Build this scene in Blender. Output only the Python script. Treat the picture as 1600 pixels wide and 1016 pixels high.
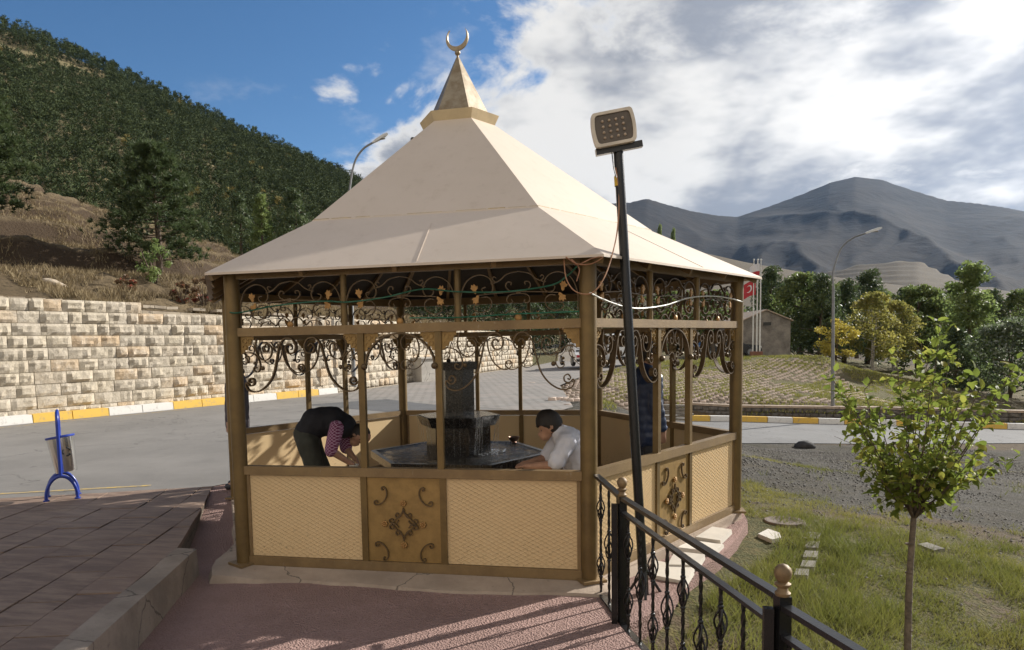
import bpy, bmesh, math, random
import numpy as np
from mathutils import Vector, Matrix, Quaternion, noise as mnoise
random.seed(7); rng = np.random.default_rng(7)
for o in list(bpy.data.objects): bpy.data.objects.remove(o)
SC = bpy.context.scene; COL = SC.collection
PI = math.pi

# ------------------------------------------------------------------ camera
CAMP = np.array([1.5459, -7.7846, 1.7573]); FPX = 1133.9
YAW, PIT, ROL, PPX, PPY = -.2194, -.085, -.0222, -100.3, 127.0
def _axes():
    cy, sy = math.cos(YAW), math.sin(YAW); cp, sp = math.cos(PIT), math.sin(PIT); cr, sr = math.cos(ROL), math.sin(ROL)
    F = np.array([sy*cp, cy*cp, sp]); r = np.array([cy, -sy, 0.]); u = np.cross(r, F)
    return F, cr*r + sr*u, -sr*r + cr*u
CF, CR, CU = _axes(); HF = CF[:2]/np.hypot(*CF[:2])
def ray(u, v): return CF + (u-800-PPX)/FPX*CR - (v-508-PPY)/FPX*CU
def at(u, v, D):                       # world point of a photo pixel at ground distance D
    d = ray(u, v); return CAMP + d*(D/(d[:2] @ HF))
def atz(u, v, z=0.):
    d = ray(u, v); return CAMP + d*((z-CAMP[2])/d[2])
def atxy(x, y, v): pass
def px(p):
    d = np.asarray(p)-CAMP; w = d @ CF
    return 800+PPX+FPX*(d @ CR)/w, 508+PPY-FPX*(d @ CU)/w, w
cd = bpy.data.cameras.new('camera'); cam = bpy.data.objects.new('camera', cd); COL.objects.link(cam)
cam.matrix_world = Matrix(((CR[0], CU[0], -CF[0], CAMP[0]), (CR[1], CU[1], -CF[1], CAMP[1]), (CR[2], CU[2], -CF[2], CAMP[2]), (0, 0, 0, 1)))
cd.sensor_width = 36; cd.lens = 36*FPX/1600; cd.shift_x = -PPX/1600; cd.shift_y = PPY/1600
cd.clip_start = .05; cd.clip_end = 20000; SC.camera = cam

# ------------------------------------------------------------------ sky, sun, exposure
SUN_EL = math.radians(25.5); SUN_AZ = math.radians(47)          # azimuth clockwise from +Y
SDIR = Vector((math.cos(SUN_EL)*math.sin(SUN_AZ), math.cos(SUN_EL)*math.cos(SUN_AZ), math.sin(SUN_EL)))
W = bpy.data.worlds.new('World'); SC.world = W; W.use_nodes = True
nt = W.node_tree; nt.nodes.clear(); N = nt.nodes.new; L = nt.links.new
def wmath(op, a, b=None, c=None):
    n = N('ShaderNodeMath'); n.operation = op
    for i, x in enumerate((a, b, c)):
        if x is None: continue
        if isinstance(x, (int, float)): n.inputs[i].default_value = x
        else: L(x, n.inputs[i])
    return n.outputs[0]
def wramp(x, a, b, lo=0., hi=1.):
    n = N('ShaderNodeMapRange'); n.interpolation_type = 'SMOOTHSTEP'; L(x, n.inputs[0])
    for i, q in zip((1, 2, 3, 4), (a, b, lo, hi)): n.inputs[i].default_value = q
    return n.outputs[0]
sky = N('ShaderNodeTexSky'); sky.sky_type = 'NISHITA'; sky.sun_disc = False; sky.sun_elevation = SUN_EL; sky.sun_rotation = SUN_AZ
sky.altitude = 1800; sky.air_density = 1.0; sky.dust_density = .6; sky.ozone_density = 2.0
hs = N('ShaderNodeHueSaturation'); hs.inputs['Saturation'].default_value = 1.2; L(sky.outputs[0], hs.inputs['Color'])
bg1 = N('ShaderNodeBackground'); bg1.inputs[1].default_value = .066; L(hs.outputs[0], bg1.inputs[0])
tc = N('ShaderNodeTexCoord'); sep = N('ShaderNodeSeparateXYZ'); L(tc.outputs['Generated'], sep.inputs[0])
den = wmath('ADD', wmath('ABSOLUTE', sep.outputs[2]), .32)
cmb = N('ShaderNodeCombineXYZ')
L(wmath('DIVIDE', sep.outputs[0], den), cmb.inputs[0]); L(wmath('DIVIDE', sep.outputs[1], den), cmb.inputs[1]); L(wmath('MULTIPLY', sep.outputs[2], 1.2), cmb.inputs[2])
def wnoise(vec, sc, det, rough, off=0., dist=0.):
    m = N('ShaderNodeMapping'); m.inputs['Location'].default_value = (off, off*.7, off*1.3); L(vec, m.inputs[0])
    n = N('ShaderNodeTexNoise'); n.inputs['Scale'].default_value = sc; n.inputs['Detail'].default_value = det
    n.inputs['Roughness'].default_value = rough; n.inputs['Distortion'].default_value = dist; L(m.outputs[0], n.inputs['Vector']); return n.outputs[0]
n1 = wnoise(cmb.outputs[0], 2.1, 8, .58, 3.1, .25); n2 = wnoise(cmb.outputs[0], 1.9, 5, .55, 8.3, .05); n3 = wnoise(cmb.outputs[0], 5.5, 5, .6, 1.7)
# the cloud bank fills the sky to one side of a plane through the camera
d1, d2 = ray(770, 0), ray(455, 270); d1 /= np.linalg.norm(d1); d2 /= np.linalg.norm(d2)
pn = np.cross(d1, d2); pn /= np.linalg.norm(pn)
if pn @ ray(1400, 150) < 0: pn = -pn
dp = N('ShaderNodeVectorMath'); dp.operation = 'DOT_PRODUCT'; L(tc.outputs['Generated'], dp.inputs[0]); dp.inputs[1].default_value = tuple(pn)
side = dp.outputs['Value']
df = N('ShaderNodeVectorMath'); df.operation = 'DOT_PRODUCT'; L(tc.outputs['Generated'], df.inputs[0]); df.inputs[1].default_value = (HF[0], HF[1], 0)
bias = wmath('ADD', wramp(side, -.26, .22, -.36, .22), wramp(df.outputs['Value'], .35, -.3, 0., .55))        # near-full cloud added behind the camera, out of view, to fill the shade
dens = wmath('ADD', n1, bias)
mask = wramp(dens, .47, .56)
wisps = wmath('MULTIPLY', wramp(n3, .55, .80), wmath('MULTIPLY', wramp(side, -.22, -.02), .4))
mask = wmath('MAXIMUM', mask, wisps)
shade = wmath('ADD', wmath('MULTIPLY', n2, .9), wmath('MULTIPLY', n3, .1))
body = wramp(shade, .45, .60)                         # 0 grey belly, 1 white
edge = wramp(dens, .50, .66, 1., 0.)
white = wmath('MAXIMUM', wmath('MULTIPLY', body, .9), wmath('MULTIPLY', edge, .95))
cr_ = N('ShaderNodeMix'); cr_.data_type = 'RGBA'; L(white, cr_.inputs[0]); cr_.inputs[6].default_value = (.34, .365, .42, 1); cr_.inputs[7].default_value = (1., .975, .935, 1)
ds = N('ShaderNodeVectorMath'); ds.operation = 'DOT_PRODUCT'; L(tc.outputs['Generated'], ds.inputs[0]); ds.inputs[1].default_value = tuple(SDIR)
lit = wramp(ds.outputs['Value'], .45, -.55)             # clouds facing the sun, mostly unseen, brightened and tinted to warm the shade
ct = N('ShaderNodeMix'); ct.data_type = 'RGBA'; ct.blend_type = 'MULTIPLY'; L(lit, ct.inputs[0]); L(cr_.outputs[2], ct.inputs[6]); ct.inputs[7].default_value = (1., .87, .70, 1)
glow = wramp(ds.outputs['Value'], .72, 1., 0., .6)        # thin cloud lets the sun shine through around it
bg2 = N('ShaderNodeBackground'); L(wmath('MULTIPLY', wmath('ADD', wmath('ADD', 1., glow), wmath('MULTIPLY', lit, 1.1)), .495), bg2.inputs[1]); L(ct.outputs[2], bg2.inputs[0])
ms = N('ShaderNodeMixShader'); L(mask, ms.inputs[0]); L(bg1.outputs[0], ms.inputs[1]); L(bg2.outputs[0], ms.inputs[2])
W.cycles.sampling_method = 'MANUAL'; W.cycles.sample_map_resolution = 512
wo = N('ShaderNodeOutputWorld'); L(ms.outputs[0], wo.inputs[0])
sl = bpy.data.lights.new('sun', 'SUN'); sun = bpy.data.objects.new('sun', sl); COL.objects.link(sun)
sl.energy = 4.3; sl.angle = math.radians(.53); sl.color = (1., .955, .88); sun.rotation_euler = SDIR.to_track_quat('Z', 'Y').to_euler(); sun.location = (20, 20, 30)
vs = SC.view_settings; vs.view_transform = 'Standard'; vs.look = 'None'; vs.exposure = .90; vs.gamma = 1; vs.use_curve_mapping = False

# ------------------------------------------------------------------ helpers
class MB:
    def __init__(s): s.v = []; s.f = []
    def add(s, vs, fs):
        o = len(s.v); s.v += [tuple(map(float, p)) for p in vs]; s.f += [tuple(i+o for i in f) for f in fs]; return s
    def box(s, c, sz, rz=0., R=None):
        R = R or Matrix.Rotation(rz, 3, 'Z'); hx, hy, hz = sz[0]/2, sz[1]/2, sz[2]/2
        vs = [Vector(c) + R @ Vector((x*hx, y*hy, z*hz)) for z in (-1, 1) for x, y in ((-1, -1), (1, -1), (1, 1), (-1, 1))]
        return s.add(vs, [(3, 2, 1, 0), (4, 5, 6, 7), (0, 1, 5, 4), (1, 2, 6, 5), (2, 3, 7, 6), (3, 0, 4, 7)])
    def bar(s, a, b, w, h, up=(0, 0, 1)):
        a, b = Vector(a), Vector(b); d = (b-a).normalized(); u = Vector(up); sd = d.cross(u)
        if sd.length < 1e-4: sd = d.cross(Vector((1, 0, 0)))
        sd.normalize(); u = sd.cross(d).normalized()
        vs = [p + sd*(i*w/2) + u*(j*h/2) for p in (a, b) for i, j in ((-1, -1), (1, -1), (1, 1), (-1, 1))]
        return s.add(vs, [(0, 1, 2, 3), (7, 6, 5, 4), (0, 4, 5, 1), (1, 5, 6, 2), (2, 6, 7, 3), (3, 7, 4, 0)])
    def tube(s, pts, r, n=8, caps=True):
        P = [Vector(p) for p in pts]; m = len(P); rs = r if isinstance(r, (list, tuple, np.ndarray)) else [r]*m
        t0 = (P[1]-P[0]).normalized(); nrm = t0.orthogonal().normalized(); vs = []
        for i in range(m):
            t = (P[min(i+1, m-1)]-P[max(i-1, 0)]).normalized()
            nrm = (nrm - t*nrm.dot(t)); nrm = nrm.normalized() if nrm.length > 1e-6 else t.orthogonal().normalized()
            b = t.cross(nrm)
            vs += [P[i] + (nrm*math.cos(2*PI*k/n) + b*math.sin(2*PI*k/n))*rs[i] for k in range(n)]
        fs = [(i*n+k, i*n+(k+1) % n, (i+1)*n+(k+1) % n, (i+1)*n+k) for i in range(m-1) for k in range(n)]
        if caps: fs += [tuple(reversed(range(n))), tuple((m-1)*n+k for k in range(n))]
        return s.add(vs, fs)
    def ribbon(s, pts, t, w, y=0.):          # flat bar bent in the xz plane, w deep along y
        P = [Vector((p[0], 0, p[1])) for p in pts]; m = len(P); vs = []
        for i in range(m):
            d = (P[min(i+1, m-1)]-P[max(i-1, 0)]).normalized(); nn = Vector((-d.z, 0, d.x))
            for a, b in ((-1, -1), (1, -1), (1, 1), (-1, 1)): vs.append(P[i] + nn*(a*t/2) + Vector((0, y+b*w/2, 0)))
        fs = [(i*4+k, i*4+(k+1) % 4, i*4+4+(k+1) % 4, i*4+4+k) for i in range(m-1) for k in range(4)]
        fs += [(3, 2, 1, 0), tuple((m-1)*4+k for k in range(4))]
        return s.add(vs, fs)
    def lathe(s, prof, n=16, c=(0, 0, 0), R=None):
        vs = []; m = len(prof)
        for r, z in prof:
            for k in range(n):
                p = Vector((r*math.cos(2*PI*k/n), r*math.sin(2*PI*k/n), z))
                if R: p = R @ p
                vs.append(Vector(c)+p)
        fs = [(i*n+k, i*n+(k+1) % n, (i+1)*n+(k+1) % n, (i+1)*n+k) for i in range(m-1) for k in range(n)]
        fs += [tuple(reversed(range(n))), tuple((m-1)*n+k for k in range(n))]
        return s.add(vs, fs)
    def prism(s, poly, z0, z1, top=None):
        n = len(poly); top = top or poly
        vs = [(p[0], p[1], z0) for p in poly] + [(p[0], p[1], z1) for p in top]
        return s.add(vs, [tuple(reversed(range(n))), tuple(range(n, 2*n))] + [(k, (k+1) % n, n+(k+1) % n, n+k) for k in range(n)])
    def plate(s, poly, y, t):                # outline in xz, thickness along y
        n = len(poly); vs = [(p[0], y-t/2, p[1]) for p in poly] + [(p[0], y+t/2, p[1]) for p in poly]
        return s.add(vs, [tuple(range(n)), tuple(reversed(range(n, 2*n)))] + [((k+1) % n, k, n+k, n+(k+1) % n) for k in range(n)])
    def sphere(s, c, r, n=10, m=7, sc=(1, 1, 1)):
        prof = [(max(1e-4, math.sin(PI*i/m)), -math.cos(PI*i/m)) for i in range(m+1)]
        vs = [(c[0]+r*sc[0]*a*math.cos(2*PI*k/n), c[1]+r*sc[1]*a*math.sin(2*PI*k/n), c[2]+r*sc[2]*z) for a, z in prof for k in range(n)]
        return s.add(vs, [(i*n+k, i*n+(k+1) % n, (i+1)*n+(k+1) % n, (i+1)*n+k) for i in range(m) for k in range(n)])
    def mesh(s, name, mat, smooth=None):
        me = bpy.data.meshes.new(name); me.from_pydata(s.v, [], s.f); fin(me, mat, smooth); return me
    def build(s, name, mat, parent=None, smooth=None):
        return link(name, s.mesh(name, mat, smooth), parent)
def fin(me, mat, smooth=None):
    if mat is not None: me.materials.append(mat)
    if smooth:
        me.polygons.foreach_set('use_smooth', [True]*len(me.polygons)); me.set_sharp_from_angle(angle=math.radians(smooth))
    me.update()
def link(name, data, parent=None, loc=None, rz=0., rot=None, scale=None):
    o = bpy.data.objects.new(name, data); COL.objects.link(o)
    if parent: o.parent = parent
    if loc is not None: o.location = loc
    if rz: o.rotation_euler = (0, 0, rz)
    if rot: o.rotation_euler = rot
    if scale: o.scale = scale
    return o
def npmesh(name, V, Fc, mat, smooth=False, parent=None, attr=None):
    """big mesh from numpy arrays; Fc (n,k) polygons of equal size"""
    V = np.asarray(V, dtype=np.float32); Fc = np.asarray(Fc, dtype=np.int32); k = Fc.shape[1]
    me = bpy.data.meshes.new(name); me.vertices.add(len(V)); me.vertices.foreach_set('co', V.ravel())
    me.loops.add(Fc.size); me.loops.foreach_set('vertex_index', Fc.ravel())
    me.polygons.add(len(Fc)); me.polygons.foreach_set('loop_start', np.arange(0, Fc.size, k, dtype=np.int32))
    me.update(calc_edges=True)
    if smooth: me.polygons.foreach_set('use_smooth', np.ones(len(Fc), dtype=bool))
    if attr is not None:
        for nm, arr in attr.items():
            a = me.color_attributes.new(nm, 'FLOAT_COLOR', 'POINT'); arr = np.asarray(arr, dtype=np.float32)
            if arr.shape[1] == 3: arr = np.hstack([arr, np.ones((len(arr), 1), np.float32)])
            a.data.foreach_set('color', arr.ravel())
    me.materials.append(mat); me.update()
    return link(name, me, parent)
def tag(o, label=None, cat=None, group=None, kind=None):
    if label: o['label'] = label
    if cat: o['category'] = cat
    if group: o['group'] = group
    if kind: o['kind'] = kind
    return o
def thing(name, label, cat, loc=(0, 0, 0), rz=0., group=None):
    o = link(name, None, None, loc, rz); o.empty_display_size = .2; return tag(o, label, cat, group)
def catmull(P, n=8):
    P = [np.array(p, float) for p in P]; P = [2*P[0]-P[1]] + P + [2*P[-1]-P[-2]]; out = []
    for i in range(1, len(P)-2):
        for k in range(n):
            t = k/n; a, b, c, d = P[i-1:i+3]
            out.append(.5*((2*b) + (c-a)*t + (2*a-5*b+4*c-d)*t*t + (3*b-a-3*c+d)*t**3))
    out.append(P[-2]); return out
def spiral(cx, cz, r0, r1, a0, turns, n=22):
    return [(cx+(r0+(r1-r0)*i/n)*math.cos(a0+turns*2*PI*i/n), cz+(r0+(r1-r0)*i/n)*math.sin(a0+turns*2*PI*i/n)) for i in range(n+1)]
def fbm(x, y, sc=1., oc=4, seed=0.):
    """cheap vectorised value noise, -1..1"""
    x = np.asarray(x, float)/sc; y = np.asarray(y, float)/sc; out = np.zeros(np.broadcast(x, y).shape); amp = 1.; tot = 0.
    def h(i, j, s): 
        v = np.sin(i*127.1 + j*311.7 + s*74.7)*43758.5453; return v-np.floor(v)
    for o in range(oc):
        xi = np.floor(x); yi = np.floor(y); fx = x-xi; fy = y-yi; fx = fx*fx*(3-2*fx); fy = fy*fy*(3-2*fy); s = seed+o*13.3
        v = (h(xi, yi, s)*(1-fx)+h(xi+1, yi, s)*fx)*(1-fy) + (h(xi, yi+1, s)*(1-fx)+h(xi+1, yi+1, s)*fx)*fy
        out = out+amp*(2*v-1); tot += amp; amp *= .5; x = x*2.03+7.1; y = y*2.03+3.7
    return out/tot
def sstep(a, b, x): t = np.clip((np.asarray(x, float)-a)/(b-a), 0, 1); return t*t*(3-2*t)

# ------------------------------------------------------------------ materials
class NT:
    def __init__(s, name):
        s.m = bpy.data.materials.new(name); s.m.use_nodes = True; s.t = s.m.node_tree; s.t.nodes.clear()
        s.out = s.t.nodes.new('ShaderNodeOutputMaterial'); s.b = s.t.nodes.new('ShaderNodeBsdfPrincipled'); s.t.links.new(s.b.outputs[0], s.out.inputs[0])
        s.pos = s.t.nodes.new('ShaderNodeNewGeometry').outputs['Position']
    def n(s, t, **kw):
        q = s.t.nodes.new(t)
        for k, v in kw.items(): setattr(q, k, v)
        return q
    def l(s, a, b): s.t.links.new(a, b)
    def obj(s): return s.n('ShaderNodeTexCoord').outputs['Object']
    def noise(s, sc, det=4, rough=.55, vec=None, stretch=None, col=False, dist=0.):
        v = vec or s.pos
        if stretch:
            m = s.n('ShaderNodeMapping'); m.inputs['Scale'].default_value = stretch; s.l(v, m.inputs[0]); v = m.outputs[0]
        q = s.n('ShaderNodeTexNoise'); q.inputs['Scale'].default_value = sc; q.inputs['Detail'].default_value = det; q.inputs['Roughness'].default_value = rough; q.inputs['Distortion'].default_value = dist
        s.l(v, q.inputs['Vector']); return q.outputs[1 if col else 0]
    def vor(s, sc, feature='F1', vec=None, out='Distance', rand=1.):
        q = s.n('ShaderNodeTexVoronoi', feature=feature); q.inputs['Scale'].default_value = sc; q.inputs['Randomness'].default_value = rand; s.l(vec or s.pos, q.inputs['Vector']); return q.outputs[out]
    def ramp(s, x, a, b, lo=0., hi=1., smooth=True):
        q = s.n('ShaderNodeMapRange'); q.interpolation_type = 'SMOOTHSTEP' if smooth else 'LINEAR'; s.l(x, q.inputs[0])
        for i, v in zip((1, 2, 3, 4), (a, b, lo, hi)): q.inputs[i].default_value = v
        return q.outputs[0]
    def mix(s, fac, a, b, mode='MIX'):
        q = s.n('ShaderNodeMix', data_type='RGBA', blend_type=mode)
        for i, v in zip((0, 6, 7), (fac, a, b)):
            if isinstance(v, (int, float)): q.inputs[i].default_value = v
            elif isinstance(v, tuple): q.inputs[i].default_value = (*v, 1)
            else: s.l(v, q.inputs[i])
        return q.outputs[2]
    def math(s, op, a, b=0.):
        q = s.n('ShaderNodeMath', operation=op)
        for i, v in enumerate((a, b)):
            if isinstance(v, (int, float)): q.inputs[i].default_value = v
            else: s.l(v, q.inputs[i])
        return q.outputs[0]
    def sep(s, v=None):
        q = s.n('ShaderNodeSeparateXYZ'); s.l(v or s.pos, q.inputs[0]); return q.outputs
    def attr(s, nm, out='Color'):
        q = s.n('ShaderNodeAttribute', attribute_name=nm); return q.outputs[out]
    def rand(s): return s.n('ShaderNodeObjectInfo').outputs['Random']
    def bump(s, h, strength=.5, dist=.01, prev=None):
        q = s.n('ShaderNodeBump'); q.inputs['Strength'].default_value = strength; q.inputs['Distance'].default_value = dist; s.l(h, q.inputs['Height'])
        if prev is not None: s.l(prev, q.inputs['Normal'])
        return q.outputs[0]
    def done(s, col=None, rough=.6, metal=0., normal=None, spec=.5, **kw):
        b = s.b
        for k, v in (('Base Color', col), ('Roughness', rough), ('Metallic', metal), ('Normal', normal), ('Specular IOR Level', spec)):
            if v is None: continue
            if isinstance(v, (int, float)): b.inputs[k].default_value = v
            elif isinstance(v, tuple): b.inputs[k].default_value = (*v, 1)
            else: s.l(v, b.inputs[k])
        for k, v in kw.items(): b.inputs[k.replace('_', ' ')].default_value = v
        return s.m
def simple(name, col, rough=.6, metal=0., var=.25, sc=6., bump=0., bsc=60., col2=None, spec=.5, dist=.004, **kw):
    t = NT(name); c2 = col2 or tuple(c*(1-var) for c in col)
    c = t.mix(t.ramp(t.noise(sc, 6, .62), .3, .7), col, c2)
    nr = t.bump(t.noise(bsc, 4, .6), bump, dist) if bump else None
    return t.done(c, rough, metal, nr, spec, **kw)
# ------------------------------------------------------------------ setting: ground, roads, hills
def m_ground():
    t = NT('ground_soil'); a = t.attr('mask'); s = t.n('ShaderNodeSeparateColor'); t.l(a, s.inputs[0]); g, gr, dr = s.outputs
    nz = t.noise(1.3, 6, .65); nf = t.noise(22, 5, .7); nn = t.noise(5, 5, .65)
    soil = t.mix(t.ramp(nn, .3, .7), (.17, .125, .075), (.10, .075, .05))
    grass = t.mix(t.ramp(nn, .3, .7), (.12, .115, .042), (.22, .175, .075)); grass = t.mix(t.ramp(nf, .35, .7), grass, (.07, .075, .028))
    vcol = t.vor(38, out='Color'); vs = t.n('ShaderNodeSeparateColor'); t.l(vcol, vs.inputs[0])
    grav = t.mix(t.ramp(vs.outputs[0], 0, 1), (.045, .042, .036), (.17, .155, .13)); grav = t.mix(t.ramp(nz, .35, .7), grav, (.075, .066, .045)); grav = t.mix(t.ramp(t.noise(9, 6, .8), .45, .7, 0, .7), grav, (.045, .04, .034)); grav = t.mix(t.ramp(t.noise(.8, 5, .7), .5, .7, 0, .6), grav, (.12, .10, .072))
    dry = t.mix(t.ramp(nf, .3, .7), (.28, .22, .11), (.17, .125, .065))
    c = t.mix(t.ramp(t.math('ADD', gr, t.math('MULTIPLY', t.math('SUBTRACT', nn, .5), .9)), .4, .6), soil, grav)
    c = t.mix(t.ramp(t.math('ADD', dr, t.math('MULTIPLY', t.math('SUBTRACT', nz, .5), 1.2)), .4, .65), c, dry)
    c = t.mix(t.ramp(t.math('ADD', g, t.math('MULTIPLY', t.math('SUBTRACT', nn, .5), 1.3)), .42, .62), c, grass)
    h = t.math('ADD', t.vor(38), t.math('MULTIPLY', nf, 1.5))
    return t.done(c, .95, normal=t.bump(t.math('ADD', h, t.math('MULTIPLY', t.noise(7, 6, .8), 3.)), 1., .03), spec=.2)
def m_asphalt(name='asphalt', base=(.195, .183, .168), dark=(.095, .09, .082)):
    t = NT(name); c = t.mix(t.ramp(t.noise(.45, 6, .7), .3, .7), base, tuple(x*.68 for x in base)); ck = t.noise(.3, 5, .55, dist=.8); c = t.mix(t.ramp(t.math('ABSOLUTE', t.math('SUBTRACT', ck, .5)), .0006, .0045, .85, 0), c, (.04, .038, .035))
    c = t.mix(t.math('MULTIPLY', t.ramp(t.noise(2.2, 7, .75, stretch=(1, .3, 1)), .55, .75), .6), c, dark)
    c = t.mix(t.ramp(t.noise(150, 3, .7), .35, .75, 0, .55), c, tuple(x*1.7 for x in base))
    return t.done(c, .88, normal=t.bump(t.noise(130, 4, .7), .55, .006), spec=.3)
def m_pink():
    t = NT('pink_rough_screed'); c = t.mix(t.ramp(t.noise(1.2, 6, .7), .3, .7), (.43, .285, .25), (.34, .225, .195))
    c = t.mix(t.ramp(t.vor(75, out='Distance'), .1, .55), t.mix(.45, c, (.22, .13, .11)), c)
    c = t.mix(t.ramp(t.noise(9, 6, .75), .62, .8, 0, .5), c, (.28, .2, .17))
    h = t.math('ADD', t.vor(75), t.noise(60, 4, .7))
    return t.done(c, .93, normal=t.bump(h, 1., .022), spec=.2)
def m_concrete(name='concrete', a=(.41, .325, .25), b=(.30, .235, .18)):
    t = NT(name); c = t.mix(t.ramp(t.noise(2.3, 7, .7), .3, .7), a, b); c = t.mix(t.ramp(t.noise(14, 6, .75), .58, .75, 0, .6), c, tuple(x*.5 for x in b))
    cr = t.vor(1.1, 'DISTANCE_TO_EDGE', vec=t.mix(.2, t.pos, t.noise(3, 4, .6, col=True))); c = t.mix(t.ramp(cr, .002, .008, .7, 0), c, (.07, .06, .05))
    return t.done(c, .9, normal=t.bump(t.noise(45, 6, .7), .55, .012), spec=.25)
def m_tile():
    t = NT('travertine_paving'); r = t.rand(); c = t.mix(r, (.20, .135, .10), (.15, .10, .075))
    c = t.mix(t.ramp(t.noise(2.5, 7, .7, stretch=(1, 3.5, 1)), .35, .7), c, (.28, .20, .145)); c = t.mix(t.ramp(t.noise(8, 6, .75, stretch=(.6, 4, 1)), .6, .78, 0, .7), c, (.07, .052, .042))
    return t.done(c, .62, normal=t.bump(t.noise(26, 6, .75, stretch=(.6, 3, 1)), .55, .008), spec=.4)
def m_stone(attr=False):
    t = NT('rough_limestone' + ('_mass' if attr else '')); r = t.attr('tint', 'Fac') if attr else t.rand()
    c = t.mix(t.ramp(r, 0, .55), (.49, .425, .325), (.44, .385, .305)); c = t.mix(t.ramp(r, .66, .98, 0, .6), c, (.50, .34, .19))
    c = t.mix(t.ramp(t.noise(3.2, 7, .7), .42, .72, 0, .7), c, (.58, .515, .425)); c = t.mix(t.ramp(t.noise(9, 7, .75), .58, .8, 0, .4), c, (.30, .21, .13))
    h = t.math('ADD', t.noise(11, 8, .7), t.math('MULTIPLY', t.noise(45, 4, .7), .4))
    return t.done(c, .92, normal=t.bump(h, .9, .045), spec=.2)
def m_hillgrass(name, a, b, c_, bscale=8, soil=None):
    t = NT(name); q = t.mix(t.ramp(t.noise(.35, 7, .7), .3, .7), a, b); q = t.mix(t.ramp(t.noise(1.7, 7, .75, stretch=(1, 1, 2.5)), .5, .68), q, c_)
    q = t.mix(t.ramp(t.noise(3.1, 7, .8, stretch=(1, 1, 3)), .53, .62, 0, .75), q, tuple(x*.6 for x in c_)); q = t.mix(t.ramp(t.noise(7, 5, .75), .5, .75, 0, .6), q, tuple(x*.45 for x in c_))
    nz_ = t.n('ShaderNodeSeparateXYZ'); t.l(t.n('ShaderNodeNewGeometry').outputs['Normal'], nz_.inputs[0])
    if soil: q = t.mix(t.ramp(nz_.outputs[2], .86, .70), q, soil)
    return t.done(q, .96, normal=t.bump(t.noise(bscale, 6, .75), 1., .12), spec=.1)
MAT = dict(ground=m_ground(), asphalt=m_asphalt(), asphalt2=m_asphalt('asphalt_patch', (.10, .10, .10), (.06, .06, .06)), asphaltR=m_asphalt('worn_asphalt', (.18, .177, .172), (.13, .13, .13)), pink=m_pink(), conc=m_concrete(),
           conc_dark=m_concrete('dark_concrete', (.24, .20, .16), (.15, .125, .10)), tile=m_tile(), stone=m_stone(), stone_mass=m_stone(True),
           mortar=m_concrete('mortar', (.40, .34, .26), (.28, .23, .17)))

# control points of the natural ground: (photo column, row, distance)
_cp = [tuple(at(*p)) for p in [(815, 600, 31), (950, 633, 23), (1035, 627, 30), (1100, 629, 30.8), (1200, 630, 30.8), (1300, 634, 30.6), (1450, 642, 29.8), (1600, 652, 28.9), (1800, 662, 28),
      (930, 583, 40), (1000, 575, 42), (1190, 557, 45), (1285, 557, 42), (1345, 600, 40), (1410, 632, 34), (900, 567, 54), (1100, 560, 50), (1230, 553, 52),
      (1340, 577, 60), (1450, 600, 48), (1600, 640, 36), (1600, 602, 55), (1450, 575, 70), (1800, 640, 40), (1200, 545, 75), (900, 553, 85),
      (1160, 697, 24), (1400, 695, 24.3), (1600, 690, 24.6), (1900, 690, 24.8), (1040, 690, 23.5), (1160, 661, 29.6), (1400, 665, 28.8), (1600, 671, 27.9), (1900, 676, 27.5), (1040, 657, 29.5)]]
_cp += [(2.9, -.6, -.2), (3.2, 1.2, -.2), (2.6, 3.2, -.2), (3.3, -.1, -.2), (2.05, -3.1, -.27), (2.0, -2.2, -.2), (2.7, -4.9, -.45), (3.5, -2.6, -.40), (3.4, -7, -.6), (5, 0, -.42), (5, 4, -.55), (6.3, -2.5, -.75), (8, 0, -.8), (8, 6, -.95), (5, 10, -1.1), (12, 8, -1.4), (12, 0, -1.4), (7, -8, -1.1), (14, -10, -2),
        (-1, 10, -.06), (-6, 8, -.06), (-3, 20, -.06), (-8, 25, -.06), (-6, 40, -.06), (-12, 0, -.06), (-15, 10, -.06), (0, 5, -.06), (-4, -5, -.22), (0, -8, -.22), (1, -4, -.22), (0, -1, -.3), (-3, 3, -.1), (-14, -12, -.06), (1.8, 8, -.12), (1.5, 14, -.06), (30, 20, -2.8), (45, 60, -3), (60, 100, -4), (0, 120, -1), (-60, 60, -.5), (-60, -30, -.5), (40, -40, -4), (-5, -40, -.5)]
_cp = np.array(_cp)
RN = [at(960, 697, 22.5), at(1160, 697, 24), at(1400, 695, 24.3), at(1600, 690, 24.6), at(1950, 690, 24.8)]; RF = [at(960, 656, 29.5), at(1160, 661, 29.6), at(1400, 665, 28.8), at(1600, 671, 27.9), at(1950, 676, 27.5)]
def _rbf(P, X, Y):
    n = len(P); r = np.hypot(P[:, None, 0]-P[None, :, 0], P[:, None, 1]-P[None, :, 1]); phi = r
    A = np.zeros((n+3, n+3)); A[:n, :n] = phi + np.eye(n)*.05; A[:n, n] = 1; A[:n, n+1:n+3] = P[:, :2]; A[n, :n] = 1; A[n+1:n+3, :n] = P[:, :2].T
    w = np.linalg.solve(A, np.concatenate([P[:, 2], [0, 0, 0]]))
    out = w[n] + w[n+1]*X + w[n+2]*Y
    for i in range(n): out = out + w[i]*np.hypot(X-P[i, 0], Y-P[i, 1])
    return out
def gh(X, Y):
    X = np.asarray(X, float); Y = np.asarray(Y, float); z = _rbf(_cp, np.clip(X, -60, 60), np.clip(Y, -40, 120))
    far = sstep(70, 140, np.hypot(X, Y-10)); return z*(1-far) + (-6.)*far
def gz1(x, y): return float(gh(np.array([x]), np.array([y]))[0])
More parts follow.
